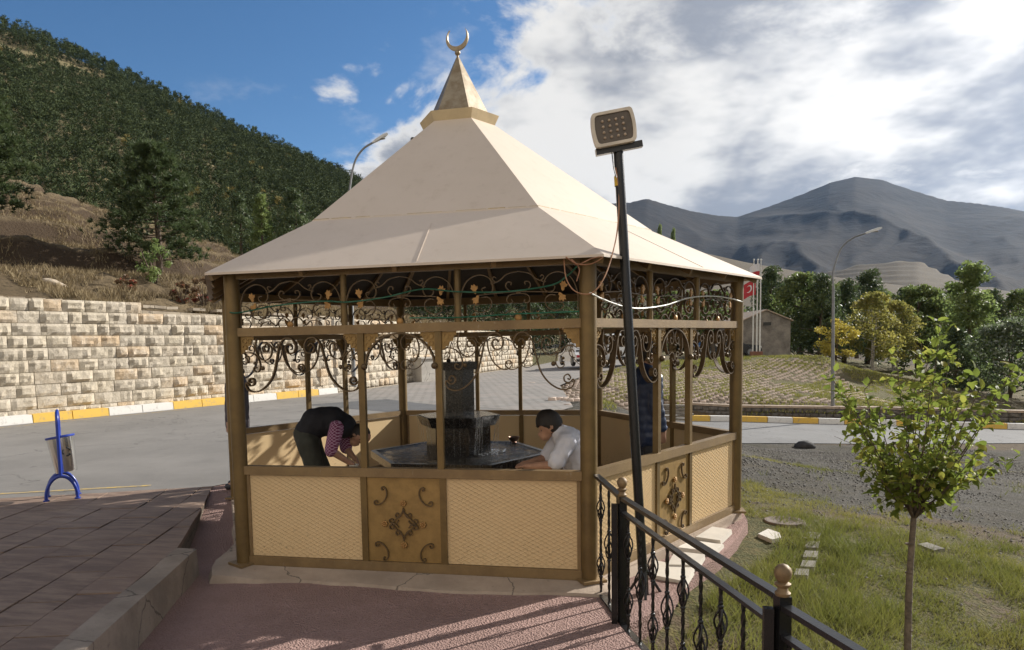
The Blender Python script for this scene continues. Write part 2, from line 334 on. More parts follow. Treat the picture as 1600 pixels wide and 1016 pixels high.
def _axis(parts): return np.unique(np.concatenate([np.arange(a, b, s) for a, b, s in parts]).round(3))
gx = _axis([(-4200, -400, 700), (-400, -60, 40), (-60, -4, 2), (-4, 1.5, .5), (1.5, 10, .14), (10, 30, .6), (30, 70, 2.5), (70, 400, 40), (400, 4201, 700)])
gy_ = _axis([(-400, -40, 60), (-40, -8, 2), (-8, 6, .14), (6, 26, .4), (26, 60, .8), (60, 130, 4), (130, 400, 30), (400, 4201, 700)])
GX, GY = np.meshgrid(gx, gy_); GZ = gh(GX, GY)
_rn = np.interp(GX, [q[0] for q in RN], [q[1] for q in RN]); _rf = np.interp(GX, [q[0] for q in RF], [q[1] for q in RF]); PN, PF = np.polyfit([q[0] for q in RN], [q[2] for q in RN], 2), np.polyfit([q[0] for q in RF], [q[2] for q in RF], 2); _f = np.clip((GY-_rn)/(_rf-_rn), 0, 1); _k = sstep(-2.5, -.3, GY-_rn)*sstep(1.1, .4, GY-_rf)*sstep(2.5, 4.5, GX)*sstep(40, 30, GX); GZ = GZ*(1-_k) + _k*(np.polyval(PN, GX)*(1-_f)+np.polyval(PF, GX)*_f - .006 - .05*sstep(.1, .6, GY-_rn)*sstep(.1, -.2, GY-_rf))
near = sstep(1.6, 2.6, GX)*sstep(14, 8, GY); GZ = GZ + near*(.035*fbm(GX, GY, .9, 4, 2) + .03*fbm(GX, GY, 3, 3, 5))
GZ = GZ - .25*sstep(2.75, 1.2, np.hypot(GX, GY))      # stays under the kiosk slab
_bx = np.interp(GY, [2.8, 6.5, 10.5, 12, 22, 33, 46, 62], [1.6, 1.9, .2, .6, -.4, .5, 4, 6]); GZ = np.where((GY < 64) & (GY > -40), np.minimum(GZ, np.where(GX < _bx+.4, -.07, 9.)), GZ)
bl = fbm(GX, GY, 2.2, 4, 9); gravel = sstep(.6, 2.6, GY + 1.5*bl - .12*(GX-3))*sstep(20, 17, GY)
grass = np.clip((.62 + .55*fbm(GX, GY, 1.6, 4, 21))*sstep(3.4, .3, GY+bl) + .6*sstep(.0, .5, fbm(GX, GY, 1.8, 4, 33))*sstep(17, 12, GY), 0, 1)
grass = np.where(GY > 26, .55+.3*fbm(GX, GY, 6, 3, 3), grass); dryness = np.clip(.35+.6*fbm(GX, GY, 1.3, 4, 55), 0, 1)*sstep(4.2, 6, GX+bl*.8)*sstep(3, 0, GY) + np.where(GY > 26, .45, 0)
MASK = np.stack([grass, gravel, dryness], -1).reshape(-1, 3)
ny, nx = GX.shape; I = np.arange(ny*nx).reshape(ny, nx)
GF = np.stack([I[:-1, :-1], I[:-1, 1:], I[1:, 1:], I[1:, :-1]], -1).reshape(-1, 4)
tag(npmesh('ground', np.stack([GX, GY, GZ], -1).reshape(-1, 3), GF, MAT['ground'], True, attr={'mask': MASK}), kind='structure')
# --- near road on the left (flat) with kerb line A-C, the paver yard behind the kiosk
KA = np.array([-13.07, 7.15]); KC = np.array([-8.6, 18.08]); KE = np.array([-3.9, 48.4]); K0 = KA-(KC-KA)*1.15
def flat(name, poly, z, mat, kind='structure', parent=None):
    m = MB(); m.add([(x, y, z) for x, y in poly], [tuple(range(len(poly)))]); o = m.build(name, mat, parent)
    return tag(o, kind=kind) if not parent else o
edgeL = [(-26., -9.6), (-5.87, -1.0), (-3.75, -.15), (-3.4, .72), (-2.95, 1.3), (-1.5, 2.75), (1.6, 2.8)]
flat('road', [tuple(K0)] + edgeL + [(1.9, 6.5), (.2, 10.5), (-9., 16.7), tuple(KA)], 0., MAT['asphalt'])
def m_pavers():
    t = NT('interlocking_pavers'); b = t.n('ShaderNodeTexBrick'); mp = t.n('ShaderNodeMapping'); mp.inputs['Rotation'].default_value = (0, 0, .5); t.l(t.pos, mp.inputs[0]); t.l(mp.outputs[0], b.inputs['Vector'])
    b.inputs['Scale'].default_value = 1.; b.inputs['Brick Width'].default_value = .42; b.inputs['Row Height'].default_value = .24; b.inputs['Mortar Size'].default_value = .028
    b.inputs['Color1'].default_value = (.27, .255, .235, 1); b.inputs['Color2'].default_value = (.21, .20, .185, 1); b.inputs['Mortar'].default_value = (.12, .11, .095, 1)
    c = t.mix(t.ramp(t.noise(.6, 6, .7), .35, .7, 0, .6), b.outputs[0], (.30, .26, .23)); return t.done(c, .9, normal=t.bump(b.outputs[1], -.7, .02), spec=.2)
MAT['pavers'] = m_pavers()
flat('paver_yard', [(.2, 10.5), (.6, 12), (-.4, 22), (0.5, 33), (4, 46), (6, 62), (-3, 62), tuple(KE), tuple(KC), (-9., 16.7)], .004, MAT['pavers'])
m = MB(); m.add([(x, y, .0045) for x, y in ((-7.6, 13.), (-3.8, 10.4), (-2.2, 11.4), (-5.6, 15.1))], [(0, 1, 2, 3)]); tag(m.build('asphalt_patch', MAT['asphalt2']), kind='structure')
mh = MB(); mh.lathe([(.42, 0), (.42, .012), (.36, .012), (.36, .004), (.2, .004), (.2, .012), (.05, .012)], 24, (*atz(722, 624, .004)[:2], .004)); 
MAT['iron'] = simple('cast_iron', (.07, .068, .065), .6, .6, .4, 20, .4, 80)
tag(mh.build('drain_cover', MAT['iron'], smooth=40), 'round dark iron drain cover in the paver yard behind the fountain', 'drain cover')
# yellow line along the kerb
def pmat(name, col, wear=(.35, .33, .3), lo=.5, hi=.72):
    t = NT(name); c = t.mix(t.ramp(t.noise(7, 8, .78), lo, hi), col, wear); return t.done(c, .75, normal=t.bump(t.noise(60, 4, .6), .3, .004), spec=.3)
MAT['yellow'] = pmat('kerb_yellow', (.66, .42, .08), (.33, .27, .19), .50, .72); MAT['white'] = pmat('kerb_white', (.66, .64, .60), (.36, .33, .29), .52, .74); MAT['yline'] = pmat('yellow_line', (.52, .36, .10), (.22, .21, .2), .4, .62)
dk = (KC-KA)/np.linalg.norm(KC-KA); nk = np.array([dk[1], -dk[0]])
flat('road_line', [tuple(KA-dk*6+nk*.45), tuple(KA-dk*6+nk*.52), tuple(KA+dk*5+nk*.52), tuple(KA+dk*5+nk*.45)], .004, MAT['yline'])
flat('road_edge_line', [(-9, -1.50), (-5.87, -.19), (-4.3, .50), (-4.34, .58), (-5.9, -.11), (-9.04, -1.42)], .004, MAT['yline'])
# painted kerb stones, each one by itself
def kerb(name, P, Q, L0, h, w, pattern, zf, seedoff=0):
    root = tag(link(name, None), kind='structure'); P, Q = np.array(P), np.array(Q); d = (Q-P); T = np.linalg.norm(d); d /= T; n = np.array([d[1], -d[0]]); s = 0.; k = 0
    me = {}
    for c in 'yw':
        b = MB(); b.prism([(0, -w/2), (L0-.02, -w/2), (L0-.02, w/2), (0, w/2)], -.1, h, [(0.005, -w/2+.03), (L0-.025, -w/2+.03), (L0-.025, w/2), (0.005, w/2)]); me[c] = b.mesh('kerb_stone', MAT['yellow' if c == 'y' else 'white'])
    while s < T:
        p = P+d*s; z = zf(p); z2 = zf(p+d*L0); o = link('kerb_stone', me[pattern[k % len(pattern)]], root, (p[0], p[1], z)); o.rotation_euler = (0, -math.atan2(z2-z, L0), math.atan2(d[1], d[0]) + random.uniform(-.004, .004)); s += L0; k += 1
    return root
pk = KA-dk*9.
kerb('kerb_by_stone_wall', KA-dk*7.35-nk*.17, KC+dk*.2-nk*.17, 1.02, .21, .32, 'yywwyyww', lambda p: 0.)
# --- far road on the right with painted kerb
a = np.linspace(0, 4, 41); RNp = np.array(catmull(RN, 30)); RFp = np.array(catmull(RF, 30)); bb = np.linspace(0, 1, 24)
V = RNp[None]*(1-bb)[:, None, None] + RFp[None]*bb[:, None, None]; V[..., 2] = np.polyval(PN, V[..., 0])*(1-bb)[:, None] + np.polyval(PF, V[..., 0])*bb[:, None] + .014; J = np.arange(V.shape[0]*V.shape[1]).reshape(V.shape[:2])
tag(npmesh('lower_road', V.reshape(-1, 3), np.stack([J[:-1, :-1], J[:-1, 1:], J[1:, 1:], J[1:, :-1]], -1).reshape(-1, 4), MAT['asphaltR'], True), kind='structure')
zroad = lambda p: float(np.polyval(PF, p[0]))+.03
for i in range(len(RF)-1):
    kr = kerb('kerb_of_lower_road', RF[i][:2]+np.array([0, .1]), RF[i+1][:2]+np.array([0, .1]), .98, .2, .3, 'ywyw' if i % 2 else 'ywwyw', zroad)

# ------------------------------------------------------------------ hills in the distance (real terrain rings at their own distance)
def interp(P, u): P = np.array(P, float); return np.interp(u, P[:, 0], P[:, 1])
def ring(name, U, Ds, zf, mat, smooth=True):
    UU, DD = np.meshgrid(U, Ds); dr = np.array([ray(u, 540.) for u in U]); k = 1/(dr[:, :2] @ HF); XY = CAMP[:2] + dr[None, :, :2]*(DD*k[None, :])[..., None]
    Z = zf(UU, DD, XY[..., 0], XY[..., 1]); V = np.concatenate([XY, Z[..., None]], -1); J = np.arange(UU.size).reshape(UU.shape)
    o = npmesh(name, V.reshape(-1, 3), np.stack([J[:-1, :-1], J[:-1, 1:], J[1:, 1:], J[1:, :-1]], -1).reshape(-1, 4), mat, smooth); return tag(o, kind='structure')
def hv(u, v, D): 
    u = np.asarray(u, float); v = np.asarray(v, float); return CAMP[2] + ((lambda d: d)(0) if False else 0) + _vz(u, v)*D
def _vz(u, v):
    a = (u-800-PPX)/FPX; b = -(v-508-PPY)/FPX; dz = CF[2]+a*CR[2]+b*CU[2]; hh = (CF[0]+a*CR[0]+b*CU[0])*HF[0]+(CF[1]+a*CR[1]+b*CU[1])*HF[1]; return dz/hh
SKY_F = [(-900, -360), (-300, -105), (0, 30), (100, 68), (200, 117), (300, 167), (400, 216), (500, 262), (560, 291), (650, 335), (760, 390), (900, 455), (1000, 500), (1150, 528)]
def z_forest(u, D, x, y):
    zr = hv(u, interp(SKY_F, u), 350.); f = np.clip((D-85)/265, 0, 1); z = 1.5 + (zr-1.5)*f**1.05; z = np.where(D > 350, zr-(D-350)*.35, z)
    return z + 3.0*fbm(x, y, 45, 3, 4)*np.clip(f*4, 0, 1)*np.clip((zr-3)/40, .1, 1)*(D < 345)
MAT['hill'] = m_hillgrass('dry_hill_grass', (.205, .155, .092), (.145, .108, .066), (.08, .06, .038), 8, (.075, .053, .035))
MAT['forest_floor'] = m_hillgrass('forest_floor', (.27, .22, .12), (.16, .14, .075), (.08, .07, .035), 2)
ring('forest_hill', np.linspace(-700, 1150, 90), np.concatenate([np.linspace(85, 350, 50), [370, 420]]), z_forest, MAT['forest_floor'])
SKY_M = [(500, 330), (800, 325), (985, 316), (1010, 310), (1040, 319), (1080, 330), (1120, 337), (1150, 339), (1200, 322), (1250, 303), (1290, 286), (1330, 276), (1370, 281), (1420, 298), (1470, 313), (1520, 318), (1560, 324), (1600, 332), (1750, 350), (2000, 330), (2400, 370)]
def z_mount(u, D, x, y):
    DR = 2700 + 250*np.sin(u/170.); zr = hv(u, interp(SKY_M, u), 2700.)*DR/2700; f = np.clip((D-800)/(DR-800), 0, 1.2); base = -25 + (zr+25)*np.where(f < 1, f**1.35, 1-(f-1)*1.2)
    w = np.sin(np.clip(f, 0, 1)*PI)**.8; ac = (u-1100)*1.9; wp = 160*fbm(x, y, 700, 3, 5); rid = 1-np.abs(fbm(ac+wp+.25*D, D*.18, 420, 2, 17))*2.2; r2 = 1-np.abs(fbm(ac-.3*D+wp, D*.25, 170, 3, 71))*2.
    return base + w*(62*(rid-.45) + 15*(r2-.4))
MAT['mountain'] = m_hillgrass('steppe_mountain', (.155, .118, .082), (.115, .087, .062), (.085, .065, .05), .05)
def m_mount():  # steppe darkened far below its real tone, painting in the cloud shadow
    t = NT('cloud_shaded_steppe'); c = t.mix(t.ramp(t.noise(.004, 8, .65), .35, .65), (.040, .034, .029), (.026, .0235, .022)); c = t.mix(t.ramp(t.noise(.03, 8, .7), .5, .75, 0, .7), c, (.019, .0175, .0165))
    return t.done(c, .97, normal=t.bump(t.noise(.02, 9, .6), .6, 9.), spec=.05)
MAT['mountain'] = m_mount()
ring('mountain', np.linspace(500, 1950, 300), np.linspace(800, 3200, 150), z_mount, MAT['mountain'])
SKY_T = [(900, 380), (1000, 386), (1100, 394), (1160, 408), (1250, 424), (1330, 436), (1420, 447), (1500, 453), (1600, 463), (1800, 470), (2300, 480)]
def z_tan(u, D, x, y):
    zr = hv(u, interp(SKY_T, u), 480.); f = np.clip((D-140)/340, 0, 1.4); z = -7 + (zr+7)*np.where(f < 1, f**1.2, 1-(f-1)*1.); return z + 2.5*fbm(x, y, 60, 4, 8)*np.sin(np.clip(f, 0, 1)*PI)
MAT['tan'] = m_hillgrass('cloud_shaded_stubble', (.12, .098, .068), (.095, .078, .055), (.07, .058, .043), .6)  # tan darkened to put the cloud shadow over both hills into the colour
ring('low_hill', np.linspace(880, 2200, 90), np.linspace(140, 600, 40), z_tan, MAT['tan'])
SKY_B = [(1150, 470), (1230, 447), (1290, 424), (1340, 411), (1400, 404), (1430, 406), (1465, 424), (1500, 440), (1560, 452), (1700, 462)]
def z_ban(u, D, x, y):
    zr = hv(u, interp(SKY_B, u), 1000.); f = np.clip((D-600)/400, 0, 1.5); z = -20 + (zr+20)*np.where(f < 1, f**.9, 1-(f-1)*1.5); st = 9.; zz = z/st; return st*(np.floor(zz)+sstep(.35, 1., zz-np.floor(zz)))*.8 + z*.2 + fbm(x, y, 90, 3, 3)*2
ring('terraced_hill', np.linspace(1150, 1700, 90), np.linspace(600, 1150, 70), z_ban, MAT['tan'])

# ------------------------------------------------------------------ stone retaining wall on the left
class StoneWall:
    def __init__(s): s.items = []
    def stone(s, p, d, n, L, H, bulge=.05, dep=.16):
        """rock-faced block: p lower-left front corner, d along, n outward"""
        nu, nv = max(4, int(L/.11)), 4; u = np.linspace(0, 1, nu+1); v = np.linspace(0, 1, nv+1); A, B = np.meshgrid(u, v)
        e = np.minimum(np.minimum(A*L, (1-A)*L), np.minimum(B*H, (1-B)*H)); q = sstep(0, .07, e)
        sd = random.uniform(0, 900); out = q*(bulge*random.uniform(.4, 1.4) + .06*fbm(A*L+sd, B*H+sd, .13, 3, sd) + random.uniform(-.03, .03)*(A-.5) + random.uniform(-.03, .03)*(B-.5)) + random.uniform(-.006, .01)
        X = p[0]+d[0]*A*L+n[0]*out; Y = p[1]+d[1]*A*L+n[1]*out; Z = p[2]+B*H
        V = np.stack([X, Y, Z], -1).reshape(-1, 3); J = np.arange((nu+1)*(nv+1)).reshape(nv+1, nu+1)
        F = np.stack([J[:-1, :-1], J[:-1, 1:], J[1:, 1:], J[1:, :-1]], -1).reshape(-1, 4)
        rim = np.concatenate([J[0, :], J[1:, -1], J[-1, -2::-1], J[-2:0:-1, 0]]); bk = V[rim] - np.array([n[0], n[1], 0])*dep; o = len(V); k = len(rim); i = np.arange(k)
        F2 = np.stack([rim[(i+1) % k], rim[i], o+i, o+(i+1) % k], -1)
        c = np.array([p[0]+d[0]*L/2, p[1]+d[1]*L/2, p[2]+H/2]); uu, vv, w = px(c); inv = (-60 < uu < 1660) and (0 < vv < 1016) and w > 0
        s.items.append((np.vstack([V, bk]), np.vstack([F, F2]), (L*H/(w*w)) if inv else 0.))
    def emit(s, root, name='stone', cap=300):
        order = sorted(range(len(s.items)), key=lambda i: -s.items[i][2]); Vs, Fs, Ts = [], [], []; off = 0
        for rk, i in enumerate(order):
            V, F, a = s.items[i]
            if rk < cap and a > 0:
                c = V.mean(0); me = bpy.data.meshes.new(name); me.from_pydata((V-c).tolist(), [], F.tolist()); me.materials.append(MAT['stone']); me.update(); link(name, me, root, tuple(c))
            else: Vs.append(V); Fs.append(F+off); off += len(V); Ts.append(np.full((len(V), 3), random.random()))
        if Vs: tag(npmesh('far_stones', np.vstack(Vs), np.vstack(Fs), MAT['stone_mass'], False, root, {'tint': np.vstack(Ts)}), kind='stuff')
wall = tag(link('retaining_wall', None, None, (KA[0], KA[1], 0)), 'long retaining wall of pale rough limestone blocks along the road', 'wall')
SW = StoneWall(); WZ = []
def wall_run(P, Q, top0, top1, setb):
    P, Q = np.array(P), np.array(Q); d = Q-P; T = np.linalg.norm(d); d /= T; n = np.array([d[1], -d[0]]); P = P-n*setb; H = .318; z = .0; k = 0
    while z < max(top0, top1)+.01:
        s = random.uniform(-.4, 0)
        while s < T:
            Ls = random.choice((.38, .46, .52, .6, .68, .78))*random.uniform(.92, 1.08)
            if s+Ls > T: Ls = max(.15, T-s)
            tp = top0+(top1-top0)*np.clip((s+Ls/2)/T, 0, 1)
            if z+H*.6 < tp: SW.stone((P[0]+d[0]*(s+.008), P[1]+d[1]*(s+.008), z+.008), d, n, Ls-.016, H-.016)
            s += Ls
        z += H; k += 1
    b = MB(); q = P-n*.02; e = P+d*T-n*.02
    b.add([(q[0], q[1], -.3), (e[0], e[1], -.3), (e[0]-n[0]*.5, e[1]-n[1]*.5, -.3), (q[0]-n[0]*.5, q[1]-n[1]*.5, -.3), (q[0], q[1], top0-.1), (e[0], e[1], top1-.1), (e[0]-n[0]*.5, e[1]-n[1]*.5, top1-.1), (q[0]-n[0]*.5, q[1]-n[1]*.5, top0-.1)],
          [(3, 2, 1, 0), (4, 5, 6, 7), (0, 1, 5, 4), (1, 2, 6, 5), (2, 3, 7, 6), (3, 0, 4, 7)]); return b, d, n, P, T
bk1, wd1, wn1, WP1, WT1 = wall_run(K0, KC, 3.5, 2.86, .36); bk2, wd2, wn2, WP2, WT2 = wall_run(KC, KE, 2.86, 2.25, .36)
bk1.add(bk2.v, bk2.f); mo = bk1.build('mortar_core', MAT['mortar'], wall); mo.location = (-KA[0], -KA[1], 0)
for it in range(len(SW.items)):
    V, F, a_ = SW.items[it]; SW.items[it] = (V-np.array([KA[0], KA[1], 0]), F, a_)
SW.emit(wall)
# thin coping slabs, some lifted or missing
MAT['slab'] = m_concrete('grey_coping', (.42, .36, .28), (.30, .25, .19))
for (P, d, n, T, t0, t1) in ((WP1, wd1, wn1, WT1, 3.5, 2.86), (WP2, wd2, wn2, WT2, 2.86, 2.25)):
    s = 0.
    while s < T:
        Ls = random.uniform(.3, .62)
        if random.random() < .72:
            z = t0+(t1-t0)*s/T; b = MB(); b.box((0, 0, 0), (Ls-.03, .34, .08)); o = link('coping_slab', b.mesh('coping_slab', MAT['slab']), wall, (P[0]+d[0]*s-n[0]*.2-KA[0], P[1]+d[1]*s-n[1]*.2-KA[1], z+.03)); o.rotation_euler = (random.uniform(-.05, .05), random.uniform(-.06, .06), math.atan2(d[1], d[0])+random.uniform(-.12, .12))
        s += Ls
# ------------------------------------------------------------------ dry grassy bank behind the wall
def bank_z(x, y):
    t = (x-WP1[0])*(-wn1[0]) + (y-WP1[1])*(-wn1[1]); s_ = (x-WP1[0])*wd1[0] + (y-WP1[1])*wd1[1]
    t2 = (x-WP2[0])*(-wn2[0]) + (y-WP2[1])*(-wn2[1]); s2 = (x-WP2[0])*wd2[0] + (y-WP2[1])*wd2[1]
    use2 = s_ > WT1; t = np.where(use2, t2, t); zt = np.where(use2, 2.86-.61*np.clip(s2/WT2, 0, 1.6), 3.5-.64*np.clip(s_/WT1, 0, 1))
    z = zt-.12 + .345*np.clip(t-.5, 0, 200); crest = 39.5 + .16*(-21-x) + 1.2*fbm(x, y, 9, 2, 1); z = np.where(y > crest, z-(y-crest)*.75, z)
    st = 1.5; q = (z+.35*fbm(x, y, 6, 3, 12))/st; ter = st*(np.floor(q)+sstep(.45, .8, q-np.floor(q))); k = sstep(2, 6, t)*.85
    return z*(1-k)+ter*k + .2*fbm(x, y, .7, 4, 6)*sstep(.3, 2, t) + .22*fbm(x, y, 3, 3, 7)*sstep(.3, 2, t), t
S_ = np.concatenate([np.arange(-26, 8, .8), np.arange(8, 48, .33), np.arange(48, 90, 1.2)]); T_ = np.concatenate([np.arange(.3, 30, .3), np.arange(30, 75, .6)])
SS, TT = np.meshgrid(S_, T_); BX = WP1[0]+wd1[0]*SS-wn1[0]*TT; BY = WP1[1]+wd1[1]*SS-wn1[1]*TT
dxs = np.clip((SS-WT1), 0, None)*(.41-.155)*.93; BX = BX - dxs*wd1[1]*1.0; BY = BY + dxs*wd1[0]
BZ, BT = bank_z(BX, BY); BZ = BZ + .13*np.minimum(0, fbm(BX, BY, .45, 3, 91)+.1)*sstep(1, 3, BT)*2; J = np.arange(SS.size).reshape(SS.shape)
tag(npmesh('hillside', np.stack([BX, BY, BZ], -1).reshape(-1, 3), np.stack([J[:-1, :-1], J[1:, :-1], J[1:, 1:], J[:-1, 1:]], -1).reshape(-1, 4), MAT['hill'], True), kind='structure')
# ------------------------------------------------------------------ forecourt, terrace, kiosk slab
gx2 = np.linspace(-4.2, 2.6, 60); gy2 = np.linspace(-13, 2.2, 110); FX, FY = np.meshgrid(gx2, gy2)
FLX = np.interp(FY, [-13, -4.88, -3.15, -2.42, 0, 2.2], [4.9, 2.19, 1.62, 1.42, 1.2, .8])      # fence line limits the screed
FX = -4.2 + (FX+4.2)/6.8*(FLX+4.2)
FZ = -.055 - .05*sstep(-.8, -1.8, FX) + .096*sstep(-1.6, .7, FY)*sstep(-1.0, -2.0, FX) + .008*fbm(FX, FY, .7, 3, 3); J = np.arange(FX.size).reshape(FX.shape)
tag(npmesh('forecourt', np.stack([FX, FY, FZ], -1).reshape(-1, 3), np.stack([J[:-1, :-1], J[:-1, 1:], J[1:, 1:], J[1:, :-1]], -1).reshape(-1, 4), MAT['pink'], True), kind='structure')
HEX = [(math.cos(math.radians(a)), math.sin(math.radians(a))) for a in (240, 300, 0, 60, 120, 180)]       # P1..P6
# ragged pink bed along the right face, outside the fence
b = MB(); rag = [(1.42, -2.5), (1.62, -3.12)] + [tuple(atz(u, v, -.1)[:2]) for u, v in ((1035, 955), (1062, 915), (1090, 893), (1122, 868), (1150, 842), (1172, 815), (1163, 798))] + [(2.7, .3), (2.2, -1.)]
b.add([(x+random.uniform(-.03, .03), y, -.105+.02*random.random()) for x, y in rag] + [(x, y, -.5) for x, y in rag], [tuple(range(len(rag)))] + [((k+1) % len(rag), k, k+len(rag), (k+1) % len(rag)+len(rag)) for k in range(len(rag))])
tag(b.build('screed_bed', MAT['pink']), kind='structure')
# terrace of stone paving on the left, raised above the forecourt
TZ = .12
tz = lambda y: float(np.clip(.12-.052*(y+2.6), .012, .30))
tp = [atz(308, 857, .12), atz(314, 800, .05), atz(331, 760, .012)]; tback = atz(0, 779, .012)
terr = tag(link('terrace', None), kind='structure')
k0 = np.array([tp[0][0], tp[0][1]]); kd = np.array(atz(150, 1016, .17)[:2])-k0; kd /= np.linalg.norm(kd); kn = np.array([-kd[1], kd[0]])
if kn[0] > 0: kn = -kn                                  # towards the terrace
kend = k0+kd*7
ki = k0+kn*.17; kie = kend+kn*.17
rb = np.array([tp[2][0], tp[2][1]]); lb = np.array([tback[0], tback[1]]); lbf = lb+(lb-rb)*2.2
poly = [tuple(ki), tuple(rb), tuple(lbf), (lbf[0]-3, kie[1]), tuple(kie)]
ar0 = sum(poly[i][0]*poly[(i+1) % 5][1]-poly[(i+1) % 5][0]*poly[i][1] for i in range(5)); b = MB(); b.prism(list(reversed(poly)), -.4, TZ-.05) if ar0 < 0 else b.prism(poly, -.4, TZ-.05); b.build('terrace_base', MAT['conc_dark'], terr)
# kerb wall: crooked concrete upstand with a broken end
m = MB(); pts = [(k0+kd*s, s) for s in (0, .35, .8, 1.3, 1.9, 2.6, 3.6, 7)]; sec = []
for p, s in pts:
    j = random.uniform(-.012, .012); o_ = p+kn*.0+kd*0; i_ = p+kn*.165
    sec.append([(o_[0]-kn[0]*.02, o_[1]-kn[1]*.02, -.4), (o_[0]+kn[0]*.012+j, o_[1]+kn[1]*.012, TZ-.005+j), (i_[0], i_[1], TZ+.01+j*.6), (i_[0], i_[1], -.4)])
fs = [(i*4+a_, i*4+(a_+1) % 4, i*4+4+(a_+1) % 4, i*4+4+a_) for i in range(len(sec)-1) for a_ in range(4)] + [(3, 2, 1, 0), tuple((len(sec)-1)*4+q for q in range(4))]
m.add([p for s in sec for p in s], fs); m.build('kerb_wall', m_concrete('stained_concrete', (.34, .28, .225), (.22, .18, .145)), terr)
# paving tiles, each its own piece, in rows parallel to the kerb
inside = None
def in_poly(p, poly):
    x, y = p; c = False; n = len(poly)
    for i in range(n):
        x1, y1 = poly[i]; x2, y2 = poly[(i+1) % n]
        if (y1 > y) != (y2 > y) and x < (x2-x1)*(y-y1)/(y2-y1)+x1: c = not c
    return c
def clip_convex(poly, clip):
    out = poly
    for i in range(len(clip)):
        a, b_ = clip[i], clip[(i+1) % len(clip)]; inp = out; out = []
        if not inp: break
        f = lambda p: (b_[0]-a[0])*(p[1]-a[1])-(b_[1]-a[1])*(p[0]-a[0])
        for j in range(len(inp)):
            p, q = inp[j], inp[(j+1) % len(inp)]; fp, fq = f(p), f(q)
            if fp >= 0: out.append(p)
            if (fp >= 0) != (fq >= 0): t = fp/(fp-fq); out.append((p[0]+(q[0]-p[0])*t, p[1]+(q[1]-p[1])*t))
    return out
cpoly = list(poly); ar = sum(cpoly[i][0]*cpoly[(i+1) % 5][1]-cpoly[(i+1) % 5][0]*cpoly[i][1] for i in range(5))
if ar < 0: cpoly.reverse()
row = 0; wrow = 0.; ntile = 0
while wrow < 6.2 and ntile < 290:
    rw = random.choice((.3, .4, .5)); s = random.uniform(-.5, 0) - 4.5
    while s < 6.5:
        Ls = random.choice((.35, .5, .6, .8))*random.uniform(.9, 1.1); g = .006
        q = [(wrow+g, s+g), (wrow+rw-g, s+g), (wrow+rw-g, s+Ls-g), (wrow+g, s+Ls-g)]
        P4 = [tuple(ki+kn*a_+kd*b2) for a_, b2 in q]
        A2 = sum(P4[i][0]*P4[(i+1) % 4][1]-P4[(i+1) % 4][0]*P4[i][1] for i in range(4))
        if A2 < 0: P4.reverse()
        P4 = clip_convex(P4, cpoly)
        if len(P4) >= 3:
            cx = sum(p[0] for p in P4)/len(P4); cy = sum(p[1] for p in P4)/len(P4); uu, vv, w = px((cx, cy, TZ))
            if -120 < uu < 420 and vv < 1120 and w > 0:
                bb_ = MB(); h = TZ+random.uniform(-.004, .005); bb_.prism([(p[0]-cx, p[1]-cy) for p in P4], TZ-.06, h); link('paving_tile', bb_.mesh('paving_tile', MAT['tile']), terr, (cx, cy, 0)); ntile += 1
        s += Ls
    wrow += rw; row += 1
for ch in terr.children:
    for v in ch.data.vertices:
        if v.co.z+ch.location.z > 0: v.co.z += tz(v.co.y+ch.location.y)-TZ
# ------------------------------------------------------------------ kiosk
def m_bronze():
    t = NT('bronze_paint'); c = t.mix(t.ramp(t.noise(5, 6, .7), .3, .7), (.19, .125, .046), (.135, .088, .034)); c = t.mix(t.ramp(t.noise(28, 6, .75), .6, .8, 0, .55), c, (.10, .06, .03))
    return t.done(c, .42, .45, t.bump(t.noise(70, 4, .7), .35, .004), .5)
def m_bronze_beam():
    t = NT('weathered_bronze_paint'); c = t.mix(t.ramp(t.noise(4, 6, .7), .3, .7), (.26, .175, .08), (.19, .125, .06)); c = t.mix(t.ramp(t.noise(34, 6, .8, stretch=(1, 1, .4)), .6, .72, 0, .8), c, (.34, .29, .22))
    c = t.mix(t.ramp(t.noise(17, 6, .8), .66, .8, 0, .8), c, (.08, .05, .03)); return t.done(c, .48, .35, t.bump(t.noise(90, 4, .75), .6, .004), .5)
def m_cream():
    t = NT('cream_sheet'); p = t.pos; s = t.sep(p); c = t.mix(t.ramp(t.noise(1.6, 5, .6), .3, .7), (.665, .495, .275), (.63, .46, .25))
    low = t.ramp(s[2], .05, .48, 1, 0); scr = t.ramp(t.noise(26, 6, .8, stretch=(1, 1, 2.2)), .58, .63); c = t.mix(t.math('MULTIPLY', t.math('MULTIPLY', scr, low), .85), c, (.12, .07, .035))
    return t.done(c, .55, normal=t.bump(t.noise(8, 3, .5), .12, .01), spec=.4)
def m_roof():
    t = NT('cream_roof_sheet'); c = t.mix(t.ramp(t.noise(.9, 6, .65), .3, .7), (.63, .53, .43), (.59, .495, .395)); c = t.mix(t.ramp(t.noise(11, 6, .8), .68, .80, 0, .45), c, (.30, .24, .18))
    c = t.mix(t.ramp(t.noise(3.2, 6, .75, stretch=(2.5, 2.5, .35)), .5, .78, 0, .38), c, (.45, .355, .26)); c = t.mix(t.ramp(t.noise(60, 3, .7), .70, .76, 0, .5), c, (.25, .17, .1)); return t.done(c, .55, normal=t.bump(t.noise(2.2, 3, .5), .12, .03), spec=.4)
